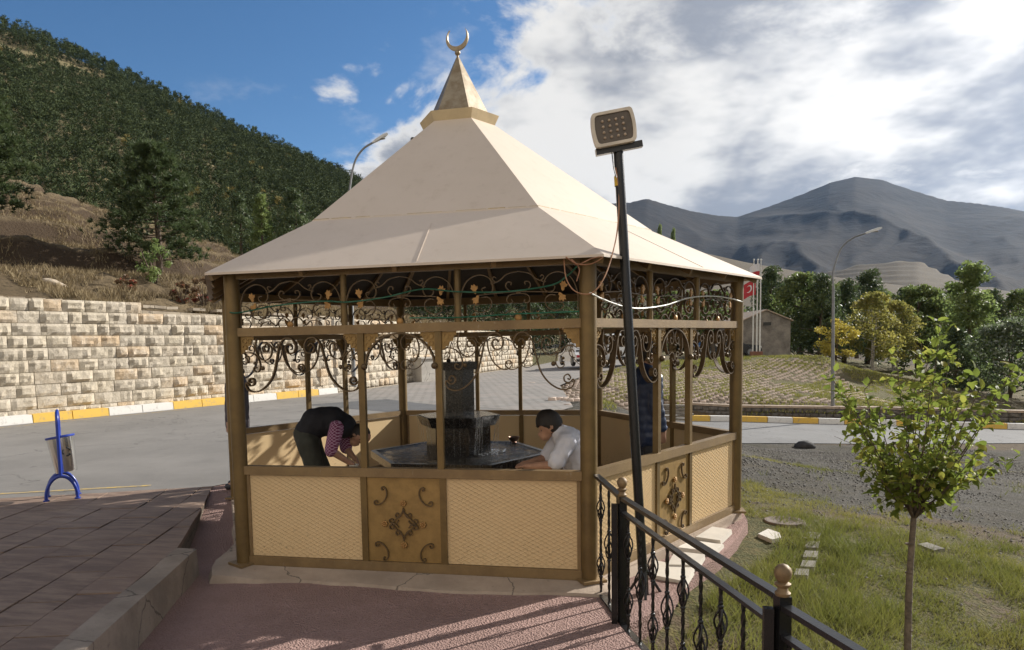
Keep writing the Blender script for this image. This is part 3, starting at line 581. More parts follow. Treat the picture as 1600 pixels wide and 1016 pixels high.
MAT.update(bronze=m_bronze(), beam=m_bronze_beam(), cream=m_cream(), roof=m_roof(), ceil=simple('dark_ceiling_paint', (.045, .036, .028), .7, 0, .4, 5), ring=simple('yellowed_cream_paint', (.66, .53, .33), .5, 0, .15, 6, .1),
           spire=simple('tarnished_brass', (.22, .165, .10), .5, .55, .5, 9, .3, 40, col2=(.34, .29, .21)), gold=simple('gold_paint', (.34, .215, .075), .45, .4, .25, 12, .3, 60), scroll=simple('bronze_scroll_paint', (.135, .088, .042), .45, .4, .35, 20, .3, 80),
           wire=simple('wire_mesh_paint', (.70, .52, .295), .55, .1, .3, 30), leaf=simple('copper_leaf_paint', (.42, .23, .075), .5, .35, .25, 30, .3), sealant=simple('sealant', (.52, .40, .22), .7, 0, .35, 30), slab=MAT['conc'])
kiosk = thing('kiosk', 'six-sided bronze kiosk with cream roof and crescent finial over a fountain', 'kiosk')
RP = 2.8; AP = RP*math.sqrt(3)/2
# floor slab and rough concrete skirt
b = MB(); b.prism([(x*2.87, y*2.87) for x, y in HEX], -.35, -.012); b.build('floor_slab', MAT['slab'], kiosk)
b = MB(); n_ = 96; inn, out_ = [], []
for k in range(n_):
    a_ = 2*PI*k/n_; sx = math.cos(PI/6)/math.cos(((a_-0) % (PI/3))-PI/6); ext = .0+.25*float(sstep(222, 236, math.degrees(a_))*sstep(306, 299, math.degrees(a_))); jag = .4*(ext > .05)*.02*math.sin(k*2.3)+.025*random.random()+.02*math.sin(k*.7)
    inn.append((math.cos(a_)*2.86*sx, math.sin(a_)*2.84*sx, -.008)); out_.append((math.cos(a_)*(2.875*sx+ext+jag), math.sin(a_)*(2.875*sx+ext+jag)))
vs_ = inn + [(x*.985, y*.985, -.03-.012*random.random()) for x, y in out_] + [(x, y, -.13) for x, y in out_]
b.add(vs_, [(r*n_+k, (r+1)*n_+k, (r+1)*n_+(k+1) % n_, r*n_+(k+1) % n_) for r in range(2) for k in range(n_)]); b.build('concrete_skirt', MAT['conc'], kiosk, smooth=50)
# posts
mb = MB(); mb.lathe([(.062, -.02), (.062, 2.42)], 20); pm = mb.mesh('post', MAT['bronze'], 40)
mb = MB(); mb.box((0, 0, .006), (.19, .19, .02)); bp = mb.mesh('base_plate', MAT['beam'])
for x, y in HEX:
    p_ = link('post', pm, kiosk, (x*RP, y*RP, 0)); link('base_plate', bp, p_, (0, 0, -.008), rz=math.atan2(y, x))
# one face in its own frame: x along, -y outside, origin on the face centre
HW = 1.34                                              # half clear width
fm = {}
def fmesh(name, mb, mat, smooth=None): fm.setdefault(name, []).append((mb.mesh(name, MAT[mat], smooth), None))
def B(c, s): return MB().box(c, s)
BW = .07
beam = B((0, 0, 1.89), (2*HW+.02, BW, .066)); sill = B((0, 0, .775), (2*HW+.02, BW, .07)); topb = B((0, 0, 2.36), (2*HW+.05, .06, .10)); foot = B((0, .0, .024), (2*HW+.02, .05, .082))
def mirror(P, c): return [(2*c-p[0], p[1]) for p in P]
# --- wide bay scrollwork: crop coords (330..1165, 640..1020) -> metres
def cw(P, x0, sx=.00121, z0=1.857): return [(x0+(x-330)*sx, z0-(y-640)*sx*.99) for x, y in P]
MAIN = [(398, 948), (382, 958), (372, 940), (390, 915), (414, 930), (412, 962), (385, 985), (356, 970), (352, 930), (372, 895), (352, 955), (366, 1000), (430, 1012), (500, 972), (552, 900), (580, 800), (602, 712), (640, 662), (688, 664), (716, 706), (704, 752), (664, 758), (646, 722), (668, 696), (690, 714)]
MAIN = [(392, 945), (380, 952), (374, 938), (390, 920), (412, 934), (408, 962), (382, 972), (360, 950), (352, 968), (372, 1002), (430, 1012), (500, 972), (552, 900), (580, 800), (602, 712), (640, 662), (688, 664), (716, 706), (704, 752), (664, 758), (646, 722), (668, 696), (690, 714)]
INN = [(612, 690), (626, 770), (652, 836), (700, 880), (742, 884), (768, 856), (756, 832), (734, 838), (740, 856)]
OUT1 = [(440, 655), (430, 720), (452, 780), (496, 802), (536, 776), (546, 724), (520, 694), (492, 712), (500, 742), (520, 736)]
OUT2 = [(338, 755), (372, 745), (420, 760), (452, 800), (460, 850), (440, 880), (412, 868), (416, 846), (434, 852)]
OUT3 = [(345, 820), (372, 810), (380, 782), (362, 770), (350, 786)]
SM1 = [(540, 680), (560, 715), (580, 722), (590, 700), (575, 690)]
def wide(x0):
    big = MB(); thin = MB(); c = x0+.5053
    for P, t, w, tgt in ((MAIN, .009, .042, big), (INN, .007, .026, thin), (OUT1, .007, .026, thin), (OUT2, .007, .026, thin), (OUT3, .006, .022, thin), (SM1, .006, .02, thin)):
        q = [tuple(p) for p in catmull(cw(P, x0), 5)]
        for R_ in (q, mirror(q, c)): tgt.ribbon(R_, t, w, 0.)
    for s in (-1, 1): thin.sphere((c+s*.33, 0, 1.60), .018, 8, 6); thin.sphere((c+s*.40, 0, 1.64), .012, 8, 6)
    return big, thin
def mid():
    m_ = MB(); q = [(.275*math.cos(a_), 1.60+.25*math.sin(a_)) for a_ in np.linspace(PI, 0, 26)]; m_.ribbon(q, .012, .045)
    for s in (-1, 1):
        P = [(s*.055, 1.60), (s*.04, 1.575), (s*.015, 1.585), (s*.012, 1.62), (s*.05, 1.65), (s*.11, 1.63), (s*.15, 1.69), (s*.15, 1.77), (s*.12, 1.84)]
        m_.ribbon([tuple(p) for p in catmull(P, 6)], .007, .026); P = [(s*.05, 1.76), (s*.075, 1.775), (s*.08, 1.745), (s*.055, 1.72), (s*.02, 1.745), (s*.015, 1.80), (s*.05, 1.84)]; m_.ribbon([tuple(p) for p in catmull(P, 6)], .006, .022)
        m_.sphere((s*.278, -.03, 1.60), .026, 10, 7)
    return m_
# --- upper band, one bay 0.90 m wide
def cu(P, x0, sx): return [(x0+(x-320)*sx, 2.305-(y-230)*.00109) for x, y in P]
UP1 = [(322, 560), (316, 480), (322, 390), (358, 305), (425, 268), (486, 288), (514, 345), (498, 392), (460, 392), (448, 362), (470, 352)]
UP2 = [(500, 330), (530, 322), (560, 305), (598, 270), (662, 254)]
UP3 = [(530, 322), (512, 300), (520, 284), (534, 294)]
UP4 = [(662, 384), (615, 382), (590, 352), (600, 324), (622, 326), (620, 344)]
UP5 = [(662, 400), (612, 410), (594, 440), (606, 464), (628, 458), (622, 440)]
UP6 = [(430, 404), (520, 396), (662, 388)]
UP7 = [(446, 420), (480, 418), (505, 450), (490, 500), (440, 522), (400, 500), (405, 470), (428, 472)]
UP8 = [(560, 572), (520, 540), (470, 548), (452, 572)]; UP9 = [(560, 572), (600, 520), (640, 520), (662, 560)]
LEAF = [(0, -.045), (.014, -.03), (.012, -.012), (.03, .0), (.034, .024), (.018, .018), (.006, .046), (-.004, .03), (-.02, .044), (-.022, .022), (-.034, .012), (-.02, -.004), (-.012, -.03)]
def upper(x0, x1):
    sx = (x1-x0)/685.; m_ = MB(); lf = []; c = (x0+x1)/2
    for P in (UP1, UP2, UP3, UP4, UP5, UP6, UP7, UP8, UP9):
        q = [tuple(p) for p in catmull(cu(P, x0, sx), 4)]
        for R_ in (q, mirror(q, c)): m_.ribbon(R_, .006, .02)
    m_.box((c, 0, 2.13), (.03, .024, .03))
    for (x, y, r) in ((402, 362, .2), (412, 432, 2.6), (926, 362, -.2), (916, 432, -2.6)):
        ox, oz = cu([(x, y)], x0, sx)[0]; ca, sa = math.cos(r), math.sin(r); l_ = MB(); l_.plate([(ox+(p[0]*ca-p[1]*sa)*.85, oz+(p[0]*sa+p[1]*ca)*.85) for p in LEAF], -.004, .012); lf.append(l_)
    ro = MB(); ro.sphere((c, -.012, 1.94), .028, 10, 6, (1, .5, 1)); lf.append(ro); return m_, lf
def fret(x, s):
    m_ = MB(); P = [(0, 0), (.115, 0), (.115, -.028), (.094, -.034), (.09, -.07), (.062, -.078), (.055, -.108), (.03, -.112), (.026, -.14), (0, -.14)]
    P = [(x+s*a_, 1.856+b_) for a_, b_ in P]
    if s < 0: P.reverse()
    m_.plate(P, 0, .012)
    for a_, b_, r in ((.035, -.035, .02), (.078, -.036, .016), (.034, -.085, .017)): m_.ribbon([(x+s*(a_+r*math.cos(q)), 1.856+b_+r*math.sin(q)) for q in np.linspace(0, 2*PI, 13)], .006, .028)
    return m_
def mesh_wire(x0, x1, z0, z1):
    m_ = MB(); sp = .062; sl = .52; L_ = x1-x0; H_ = z1-z0
    for sg in (1, -1):
        k = -H_/sl
        while k < L_ + H_/sl:
            a0, b0 = (k, 0.) if sg > 0 else (k, H_); a1, b1 = (k+H_/sl, H_) if sg > 0 else (k+H_/sl, 0.)
            if a0 < 0: t_ = (0-a0)/(a1-a0); a0, b0 = 0., b0+(b1-b0)*t_
            if a1 > L_: t_ = (L_-a0)/(a1-a0); a1, b1 = L_, b0+(b1-b0)*t_
            if a1-a0 > .01: m_.bar((x0+a0, -.0075+.001*sg, z0+b0), (x0+a1, -.0075+.001*sg, z0+b1), .0012, .0024, (0, -1, 0))
            k += sp
    return m_
def door():
    m_ = MB(); y = -.02
    for sx_ in (-1, 1):
        for sz in (-1, 1):
            P = [(.10, .275), (.125, .29), (.145, .27), (.13, .25), (.105, .262)]; P = [(.098, .292), (.112, .305), (.128, .294), (.118, .276)]
            Q = [(.205, .165), (.215, .182), (.232, .178), (.232, .155), (.205, .148), (.165, .17), (.135, .215), (.132, .262), (.15, .29), (.17, .288), (.168, .268), (.155, .27)]
            q = [(sx_*a_, .37+sz*b_) for a_, b_ in Q]; m_.ribbon([tuple(p) for p in catmull(q, 4)], .008, .014, y)
            Q = [(.035, .055), (.05, .068), (.065, .05), (.052, .03), (.03, .036), (.012, .065), (.0, .11)]; q = [(sx_*a_, .37+sz*(b_+.02)) for a_, b_ in Q]; m_.ribbon([tuple(p) for p in catmull(q, 4)], .007, .014, y)
            Q = [(.075, .02), (.09, .04), (.112, .034), (.11, .012), (.09, .01), (.06, .004), (.04, .03)]; q = [(sx_*a_, .37+sz*b_) for a_, b_ in Q]; m_.ribbon([tuple(p) for p in catmull(q, 4)], .007, .014, y)
            m_.bar((0, y, .37+sz*.10), (sx_*.10, y, .37), .008, .012, (0, 1, 0))
    fl = []
    for a_, b_ in ((0, .165), (0, -.165), (.155, 0), (-.155, 0)):
        f_ = MB()
        for k in range(7): f_.sphere((a_+.017*math.cos(k*2*PI/7), y, .37+b_+.017*math.sin(k*2*PI/7)), .010, 6, 4)
        f_.sphere((a_, y-.006, .37+b_), .009, 6, 4); fl.append(f_)
    return m_, fl
# build meshes once
MS = dict(beam=beam.mesh('beam', MAT['beam']), sill=sill.mesh('sill_rail', MAT['beam']), top=topb.mesh('eaves_beam', MAT['beam']), foot=foot.mesh('bottom_rail', MAT['beam']))
LP = [-.325, .29]; UPX = [-.455, .445]
lp = MB().box((0, 0, 1.333), (.05, .05, 1.05)).mesh('slim_post', MAT['bronze']); lpp = MB().box((0, 0, .39), (.05, .045, .70)).mesh('panel_post', MAT['bronze'])
upm = MB().lathe([(.026, 1.92), (.026, 2.315)], 12).mesh('short_post', MAT['bronze'], 40)
wideL = [x.mesh(n, MAT['scroll'], 60) for x, n in zip(wide(-HW+.005), ('large_scroll', 'small_scroll'))]
dxw = (.29+.025) - (-HW+.005); 
midm = mid().mesh('arch_scroll', MAT['scroll'], 60)
ups = []
for a_, b_ in ((-HW+.015, UPX[0]-.026), (UPX[0]+.026, UPX[1]-.026), (UPX[1]+.026, HW-.015)):
    q, lf = upper(a_, b_); ups.append((q.mesh('band_scroll', MAT['scroll'], 60), [x.mesh('cast_leaf' if i < 4 else 'rosette', MAT['leaf'], None if i < 4 else 60) for i, x in enumerate(lf)]))
frets = [fret(x, s).mesh('corner_fret', MAT['gold'], None) for x, s in ((-HW, 1), (LP[0]-.025, -1), (LP[0]+.025, 1), (LP[1]-.025, -1), (LP[1]+.025, 1), (HW, -1))]
PANS = [(-HW+.02, -.352), (.318, HW-.02)]
panels = [(B(((a_+b_)/2, .002, .40), (b_-a_, .012, .665)).mesh('panel', MAT['cream']), mesh_wire(a_, b_, .075, .735).mesh('wire_mesh', MAT['wire'])) for a_, b_ in PANS]
strip = [B((-HW+.014, 0, .40), (.026, .03, .68)).mesh('panel_edge', MAT['beam']), B((HW-.014, 0, .40), (.026, .03, .68)).mesh('panel_edge', MAT['beam'])]
dpan = B((-.0175, 0, .40), (.605, .014, .665)).mesh('door_panel', MAT['gold']); inner = B((-.018, .014, .40), (.56, .006, .66)).mesh('inner_sheet', MAT['cream']); dm, dfl = door(); dorn = dm.mesh('scroll_ornament', MAT['scroll'], 60); dfl = [x.mesh('flower_boss', MAT['leaf'], 60) for x in dfl]
for fi in range(6):
    i, j = fi, (fi+1) % 6; c = ((HEX[i][0]+HEX[j][0])/2*RP, (HEX[i][1]+HEX[j][1])/2*RP); rz = math.radians(60*fi)
    K = lambda n, me, par=kiosk, loc=None: link(n, me, kiosk, (*c, 0), rz)
    def sub(n, me, par): o = link(n, me, par); return o
    K('beam', MS['beam']); K('eaves_beam', MS['top'])
    entrance = fi == 5
    if not entrance: K('sill_rail', MS['sill']); K('bottom_rail', MS['foot'])
    for x in LP:
        q = K('slim_post', lp) if not entrance else None
        if q: q.location = (c[0]+x*math.cos(rz), c[1]+x*math.sin(rz), 0)
        if not entrance:
            q = K('panel_post', lpp); xx = x+(-.012 if x < 0 else .012); q.location = (c[0]+xx*math.cos(rz), c[1]+xx*math.sin(rz), 0)
    for x in UPX:
        q = K('short_post', upm); q.location = (c[0]+x*math.cos(rz), c[1]+x*math.sin(rz), 0)
    for w_, nme in zip(wideL, ('large_scroll', 'small_scroll')):
        K(nme, w_); q = K(nme, w_); q.location = (c[0]+dxw*math.cos(rz), c[1]+dxw*math.sin(rz), 0)
    if not entrance: q = K('arch_scroll', midm); q.location = (c[0]-.0175*math.cos(rz), c[1]-.0175*math.sin(rz), 0)
    for me, lf in ups:
        q = K('band_scroll', me)
        for l_ in lf: sub('cast_leaf' if l_.name.startswith('cast') else 'rosette', l_, q)
    if fi != 5:
        for me in frets: K('corner_fret', me)
        for (pm_, wm_) in panels:
            q = K('panel', pm_); w_ = sub('wire_mesh', wm_, q)
        for me in strip: K('panel_edge', me)
        K('inner_sheet', inner)
        q = K('door_panel', dpan); o_ = sub('scroll_ornament', dorn, q); o_.location = (-.018, 0, 0)
        for f_ in dfl: o2 = sub('flower_boss', f_, q); o2.location = (-.018, 0, 0)
# roof: lower and upper sheets, each a part
PROF = [(3.03, 2.352), (1.95, 2.873), (.37, 4.05)]
def tri(rows, i, t):
    a_, b_ = HEX[i], HEX[(i+1) % 6]; (r0, z0), (r1, z1) = rows; m_ = MB(); n = 10; top, bot = [], []
    for k in range(2):
        r, z = rows[k]
        for q in range(n+1):
            f = q/n; top.append((r*(a_[0]*(1-f)+b_[0]*f), r*(a_[1]*(1-f)+b_[1]*f), z))
    dzl = t
    vs_ = top + [(x, y, z-dzl) for x, y, z in top]; N_ = 2*(n+1)
    fs = [(q, q+1, n+2+q, n+1+q) for q in range(n)] + [(N_+q+1, N_+q, N_+n+1+q, N_+n+2+q) for q in range(n)] + [(q+1, q, N_+q, N_+q+1) for q in range(n)] + [(n+1+q, n+2+q, N_+n+2+q, N_+n+1+q) for q in range(n)] + [(0, n+1, N_+n+1, N_), (n+n+1, n, N_+n, N_+n+n+1)]
    m_.add(vs_, fs); return m_
for i in range(6):
    tri((PROF[0], (1.945, 2.8755)), i, .018).build('roof_sheet', MAT['roof'], kiosk); tri(((1.975, 2.866), PROF[2]), i, .014).build('roof_sheet', MAT['roof'], kiosk)
    tri(((2.985, 2.345), (.5, 3.85)), i, .02).build('ceiling_sheet', MAT['ceil'], kiosk) if False else None
    m_ = MB(); a_, b_ = HEX[i], HEX[(i+1) % 6]; m_.add([(a_[0]*2.97, a_[1]*2.97, 2.352), (b_[0]*2.97, b_[1]*2.97, 2.352), (b_[0]*1.9, b_[1]*1.9, 2.86), (a_[0]*1.9, a_[1]*1.9, 2.86), (b_[0]*.4, b_[1]*.4, 3.98), (a_[0]*.4, a_[1]*.4, 3.98)], [(1, 0, 3, 2), (2, 3, 5, 4)]); m_.build('ceiling_sheet', MAT['ceil'], kiosk)
    # hip rafter and jack rafters
    m_ = MB(); m_.bar((a_[0]*2.98, a_[1]*2.98, 2.318), (a_[0]*1.95, a_[1]*1.95, 2.815), .05, .05); m_.bar((a_[0]*1.95, a_[1]*1.95, 2.815), (a_[0]*.4, a_[1]*.4, 3.95), .05, .05); m_.build('hip_rafter', MAT['beam'], kiosk)
    for f in (.25, .5, .75):
        p_ = np.array([a_[0]*(1-f)+b_[0]*f, a_[1]*(1-f)+b_[1]*f]); m_ = MB(); m_.bar((*(p_*2.97), 2.322), (*(p_*1.95), 2.82), .035, .05); m_.build('rafter', MAT['beam'], kiosk)
    # sealant bead on the seam, broken here and there
    m_ = MB(); s = 0.
    while s < 1:
        e = min(1, s+random.uniform(.05, .16)); P = [(1.962*(a_[0]*(1-f)+b_[0]*f), 1.962*(a_[1]*(1-f)+b_[1]*f), 2.873) for f in (s, e)]; w = random.uniform(.004, .010); m_.bar(P[0], P[1], w, w); s = e+random.uniform(.0, .025)
    m_.build('seam_sealant', MAT['sealant'], kiosk)
    # lap line where two sheets of one slope meet
    f = .56; p_ = np.array([a_[0]*(1-f)+b_[0]*f, a_[1]*(1-f)+b_[1]*f]); m_ = MB(); m_.bar((*(p_*3.0), 2.369), (*(p_*2.2), 2.755), .006, .003); m_.build('lap_joint', MAT['roof'], kiosk)
ringp = lambda r: [(x*r, y*r) for x, y in HEX]
b = MB(); b.prism(ringp(.365), 4.0, 4.132, ringp(.43)); b.build('collar', MAT['ring'], kiosk)
b = MB(); b.prism(ringp(.335), 4.132, 4.765, ringp(.018)); b.build('spire', MAT['spire'], kiosk)
fin_ = MB(); fin_.tube([(0, 0, 4.75), (0, 0, 4.83)], .012, 10); fin_.sphere((0, 0, 4.815), .03, 12, 8)
n_ = 30; ring_ = []
R0, R1, off = .126, .108, .026
CP = []
for k in range(n_+1):
    a_ = math.radians(131.8) + math.radians(276.4)*k/n_; CP.append((R0*math.cos(a_), R0*math.sin(a_)))
IN = []
for k in range(n_+1):
    a_ = math.radians(141) + math.radians(258)*k/n_; IN.append((R1*math.cos(a_), off+R1*math.sin(a_)))
poly_ = CP+list(reversed(IN)); cz_ = 4.835+.126; N2 = len(CP)
vf = [(x, -.012, cz_+z) for x, z in CP] + [(x, -.012, cz_+z) for x, z in IN] + [(x, .012, cz_+z) for x, z in CP] + [(x, .012, cz_+z) for x, z in IN]
ff = []
for k in range(n_): ff += [(k, k+1, N2+k+1, N2+k), (2*N2+k+1, 2*N2+k, 3*N2+k, 3*N2+k+1), (k+1, k, 2*N2+k, 2*N2+k+1), (N2+k, N2+k+1, 3*N2+k+1, 3*N2+k)]
fin_.add(vf, ff); fo = fin_.build('crescent_finial', MAT['spire'], kiosk, smooth=40); fo.rotation_euler = (0, 0, -.2)
# small spotlights peeping over the roof
for (u, v, i) in ((646, 219, 5), ):
    p_ = at(u, v, 7.9); m_ = MB(); m_.box((p_[0], p_[1], p_[2]), (.05, .05, .045), .5); m_.bar((p_[0], p_[1], p_[2]-.01), (p_[0]+.06, p_[1], p_[2]-.06), .02, .02); m_.build('roof_spotlight', MAT['iron'], kiosk)
# ------------------------------------------------------------------ fountain
def m_granite():
    t = NT('wet_black_granite'); v = t.vor(120, out='Color'); s = t.n('ShaderNodeSeparateColor'); t.l(v, s.inputs[0]); c = t.mix(t.ramp(s.outputs[0], .75, .95), (.014, .013, .013), (.06, .055, .05)); c = t.mix(t.ramp(t.noise(6, 6, .7, stretch=(3, 3, .4)), .5, .75, 0, .6), c, (.05, .038, .026))
    return t.done(c, .2, normal=t.bump(t.noise(40, 5, .7, stretch=(1, 1, .3)), .35, .006), spec=.6)
def m_water():
    t = NT('fountain_water'); h = t.math('ADD', t.noise(14, 5, .6, dist=1.2), t.math('MULTIPLY', t.noise(45, 3, .6), .35)); c = t.mix(t.ramp(t.noise(5, 4, .6), .4, .7), (.012, .014, .016), (.045, .032, .016))
    return t.done(c, .07, normal=t.bump(h, .9, .03), spec=.7)
def m_stream():
    t = NT('falling_water'); t.b.inputs['Transmission Weight'].default_value = .9; t.b.inputs['IOR'].default_value = 1.33; return t.done((.9, .93, .95), .08, normal=t.bump(t.noise(60, 3, .6, stretch=(1, 1, .2)), .6, .01))
MAT.update(granite=m_granite(), water=m_water(), stream=m_stream(), steel=simple('polished_steel', (.80, .79, .77), .2, 1.0, .12, 3), copper=simple('tinned_copper', (.33, .2, .14), .3, .9, .3, 14))
FC = (-.08, 0.)
fountain = thing('fountain', 'black granite ablution fountain with tiered column inside the kiosk', 'fountain', (FC[0], FC[1], 0))
hx = lambda r: [(x*r, y*r) for x, y in HEX]
b = MB(); b.prism(hx(.80), -.012, .50, hx(.86)); b.build('basin_wall', MAT['granite'], fountain)
b = MB(); R0_, R1_ = hx(1.02), hx(.96); vs_ = [(x, y, .50) for x, y in R0_]+[(x, y, .578) for x, y in R0_]+[(x, y, .578) for x, y in R1_]+[(x, y, .51) for x, y in R1_]
b.add(vs_, [(r*6+k, r*6+(k+1) % 6, (r+1)*6+(k+1) % 6, (r+1)*6+k) for r in range(3) for k in range(6)] + [(5, 4, 3, 2, 1, 0)]); b.build('basin_rim', MAT['granite'], fountain)
n_ = 40; b = MB(); vs_ = []; 
for r in np.linspace(.0, 1, 12):
    for k in range(n_*1):
        a_ = 2*PI*k/n_; sx = math.cos(PI/6)/math.cos((a_ % (PI/3))-PI/6)*.962*max(r, .02); vs_.append((sx*math.cos(a_), sx*math.sin(a_), .572+.004*math.sin(21*r+3*a_)*math.sin(k)))
b.add(vs_, [(r*n_+k, r*n_+(k+1) % n_, (r+1)*n_+(k+1) % n_, (r+1)*n_+k) for r in range(11) for k in range(n_)]); b.build('water', MAT['water'], fountain, smooth=60)
b = MB(); b.prism(hx(.36), .5, .872); b.build('pedestal', MAT['granite'], fountain)
b = MB(); b.prism(hx(.415), .874, .985, hx(.475)); b.build('upper_bowl', MAT['granite'], fountain)
b = MB(); b.prism(hx(.455), .985, .989); b.build('bowl_water', MAT['water'], fountain)
b = MB(); b.prism(hx(.188), .985, 1.48); b.build('column', MAT['granite'], fountain)
b = MB(); b.prism(hx(.222), 1.48, 1.565, hx(.228)); b.build('column_cap', MAT['granite'], fountain)
b = MB(); b.sphere((-.08, -.05, 1.58), .025, 10, 7); b.tube([(-.08, -.05, 1.585), (-.085, -.05, 1.635)], .004, 6); b.build('spout', MAT['iron'], fountain, smooth=60)
b = MB()
for face, cnt in ((1, 13), (0, 2), (5, 5)):                  # threads of water falling from the bowl's edge
    A_, B_ = np.array(HEX[face]), np.array(HEX[(face+1) % 6])
    for k in range(cnt):
        f = random.uniform(.04, .96); p_ = (A_*(1-f)+B_*f); r0 = .478; q = p_*r0; e = p_*(r0-.02-random.uniform(.0, .07)); zb = .578 if random.random() < .75 else random.uniform(.65, .8); w = random.uniform(.0015, .004)
        z = np.linspace(.985, zb, 9); pts = [(q[0]+(e[0]-q[0])*t_+random.uniform(-.003, .003), q[1]+(e[1]-q[1])*t_+random.uniform(-.003, .003), zz) for t_, zz in zip(np.linspace(0, 1, 9), z)]
        b.tube(pts, [w*random.uniform(.5, 1.4) for _ in pts], 5)
tag(b.build('water_threads', MAT['stream'], fountain, smooth=80), kind='stuff')
b = MB()
for k in range(60):
    a_ = random.uniform(-.9, .25); r = random.uniform(.36, .52); b.sphere((r*math.cos(a_), r*math.sin(a_), .578+random.uniform(0, .02)), random.uniform(.003, .010), 6, 4)
tag(b.build('splashes', MAT['stream'], fountain, smooth=80), kind='stuff')
def bowl(name, label, p, r, h, mat):
    m_ = MB(); m_.lathe([(r*.35, 0), (r*.5, .004), (r*.42, h*.15), (r*.8, h*.5), (r, h), (r*.93, h), (r*.72, h*.52), (r*.3, h*.25), (.001, h*.22)], 18); o = m_.build(name, mat, smooth=50); o.location = p; return tag(o, label, 'bowl')
bowl('metal_bowl', 'small tinned metal bowl on the far rim of the fountain basin', (FC[0]+.52, FC[1]+.74, .579), .068, .07, MAT['copper'])
# ------------------------------------------------------------------ people
TMPS = bpy.data.scenes.new('tmp')
def skinned(name, J, E_, mat, parent, root, sub=2, folds=0., fsc=.08, vox=None, quilt=0.):
    """one continuous surface: tapered limbs between joints, fused by a voxel remesh and relaxed"""
    rad = lambda k: (sum(J[k][1])/2 if isinstance(J[k][1], tuple) else J[k][1]); b = MB()
    for a_, c_ in E_:
        A_, B_ = np.array(J[a_][0], float), np.array(J[c_][0], float); n = max(3, int(np.linalg.norm(B_-A_)/.02)); r0, r1 = rad(a_), rad(c_)
        b.tube([tuple(A_+(B_-A_)*t_) for t_ in np.linspace(0, 1, n)], [r0+(r1-r0)*t_ for t_ in np.linspace(0, 1, n)], 14)
    for k in J: b.sphere(tuple(J[k][0]), rad(k), 14, 10)
    o = bpy.data.objects.new(name, b.mesh(name, mat)); TMPS.collection.objects.link(o); md = o.modifiers.new('r', 'REMESH'); md.mode = 'VOXEL'; md.voxel_size = vox or .014; ms_ = o.modifiers.new('s', 'SMOOTH'); ms_.factor = .5; ms_.iterations = 6 if not vox or vox > .009 else 3
    vl = TMPS.view_layers[0]; vl.update(); dg = vl.depsgraph; me2 = bpy.data.meshes.new_from_object(o.evaluated_get(dg)); me = o.data; bpy.data.objects.remove(o); bpy.data.meshes.remove(me)
    me2.name = name; me2.materials.clear(); me2.materials.append(mat); me2.polygons.foreach_set('use_smooth', [True]*len(me2.polygons))
    if folds:
        nv_ = len(me2.vertices); co = np.empty(nv_*3, np.float32); me2.vertices.foreach_get('co', co); nr_ = np.empty(nv_*3, np.float32); me2.vertices.foreach_get('normal', nr_); co = co.reshape(-1, 3); nr_ = nr_.reshape(-1, 3)
        am = np.array([mnoise.noise(Vector(q)) + .5*mnoise.noise(Vector(q)*2.1+Vector((3, 1, 7))) for q in (co/fsc*np.array([1, 1, .6])).tolist()]); am = am + (quilt/folds*(np.abs(np.sin(co[:, 2]*PI/.085))-.6) if quilt else 0)
        me2.vertices.foreach_set('co', (co+nr_*(folds*am)[:, None]).astype(np.float32).ravel())
    me2.update(); return link(name, me2, parent)
def W_(p, par): return Vector(tuple(p))-par.location
MAT['skin'] = simple('skin', (.42, .24, .16), .55, 0, .15, 20, .1, 120); MAT['hair'] = simple('dark_hair', (.018, .013, .010), .5, 0, .4, 90, .8, 160, dist=.006)
MAT['vest'] = simple('navy_black_vest_cloth', (.012, .012, .018), .8, 0, .3, 12, .3, 200); MAT['trousers'] = simple('olive_trouser_cloth', (.045, .047, .036), .85, 0, .25, 12, .3, 200); MAT['dark_trousers'] = simple('charcoal_trouser_cloth', (.04, .042, .05), .85, 0, .25, 12, .3, 200)
MAT['shirt'] = simple('pale_blue_shirt_cloth', (.62, .63, .70), .8, 0, .07, 14, .25, 200); MAT['shoe'] = simple('shoe_leather', (.03, .03, .04), .5, 0, .3, 20)
def m_plaid():
    t = NT('magenta_check_cloth'); mp = t.n('ShaderNodeMapping'); mp.inputs['Rotation'].default_value = (.5, .7, .6); t.l(t.obj(), mp.inputs[0]); s = t.sep(mp.outputs[0]); wv = []
    for k in (0, 2): wv.append(t.ramp(t.math('ABSOLUTE', t.math('SUBTRACT', t.math('FRACT', t.math('MULTIPLY', s[k], 46.)), .5)), .36, .42))
    c = t.mix(t.math('MAXIMUM', *wv), (.16, .035, .09), (.46, .30, .42)); return t.done(c, .85, spec=.2)
MAT['plaid'] = m_plaid()
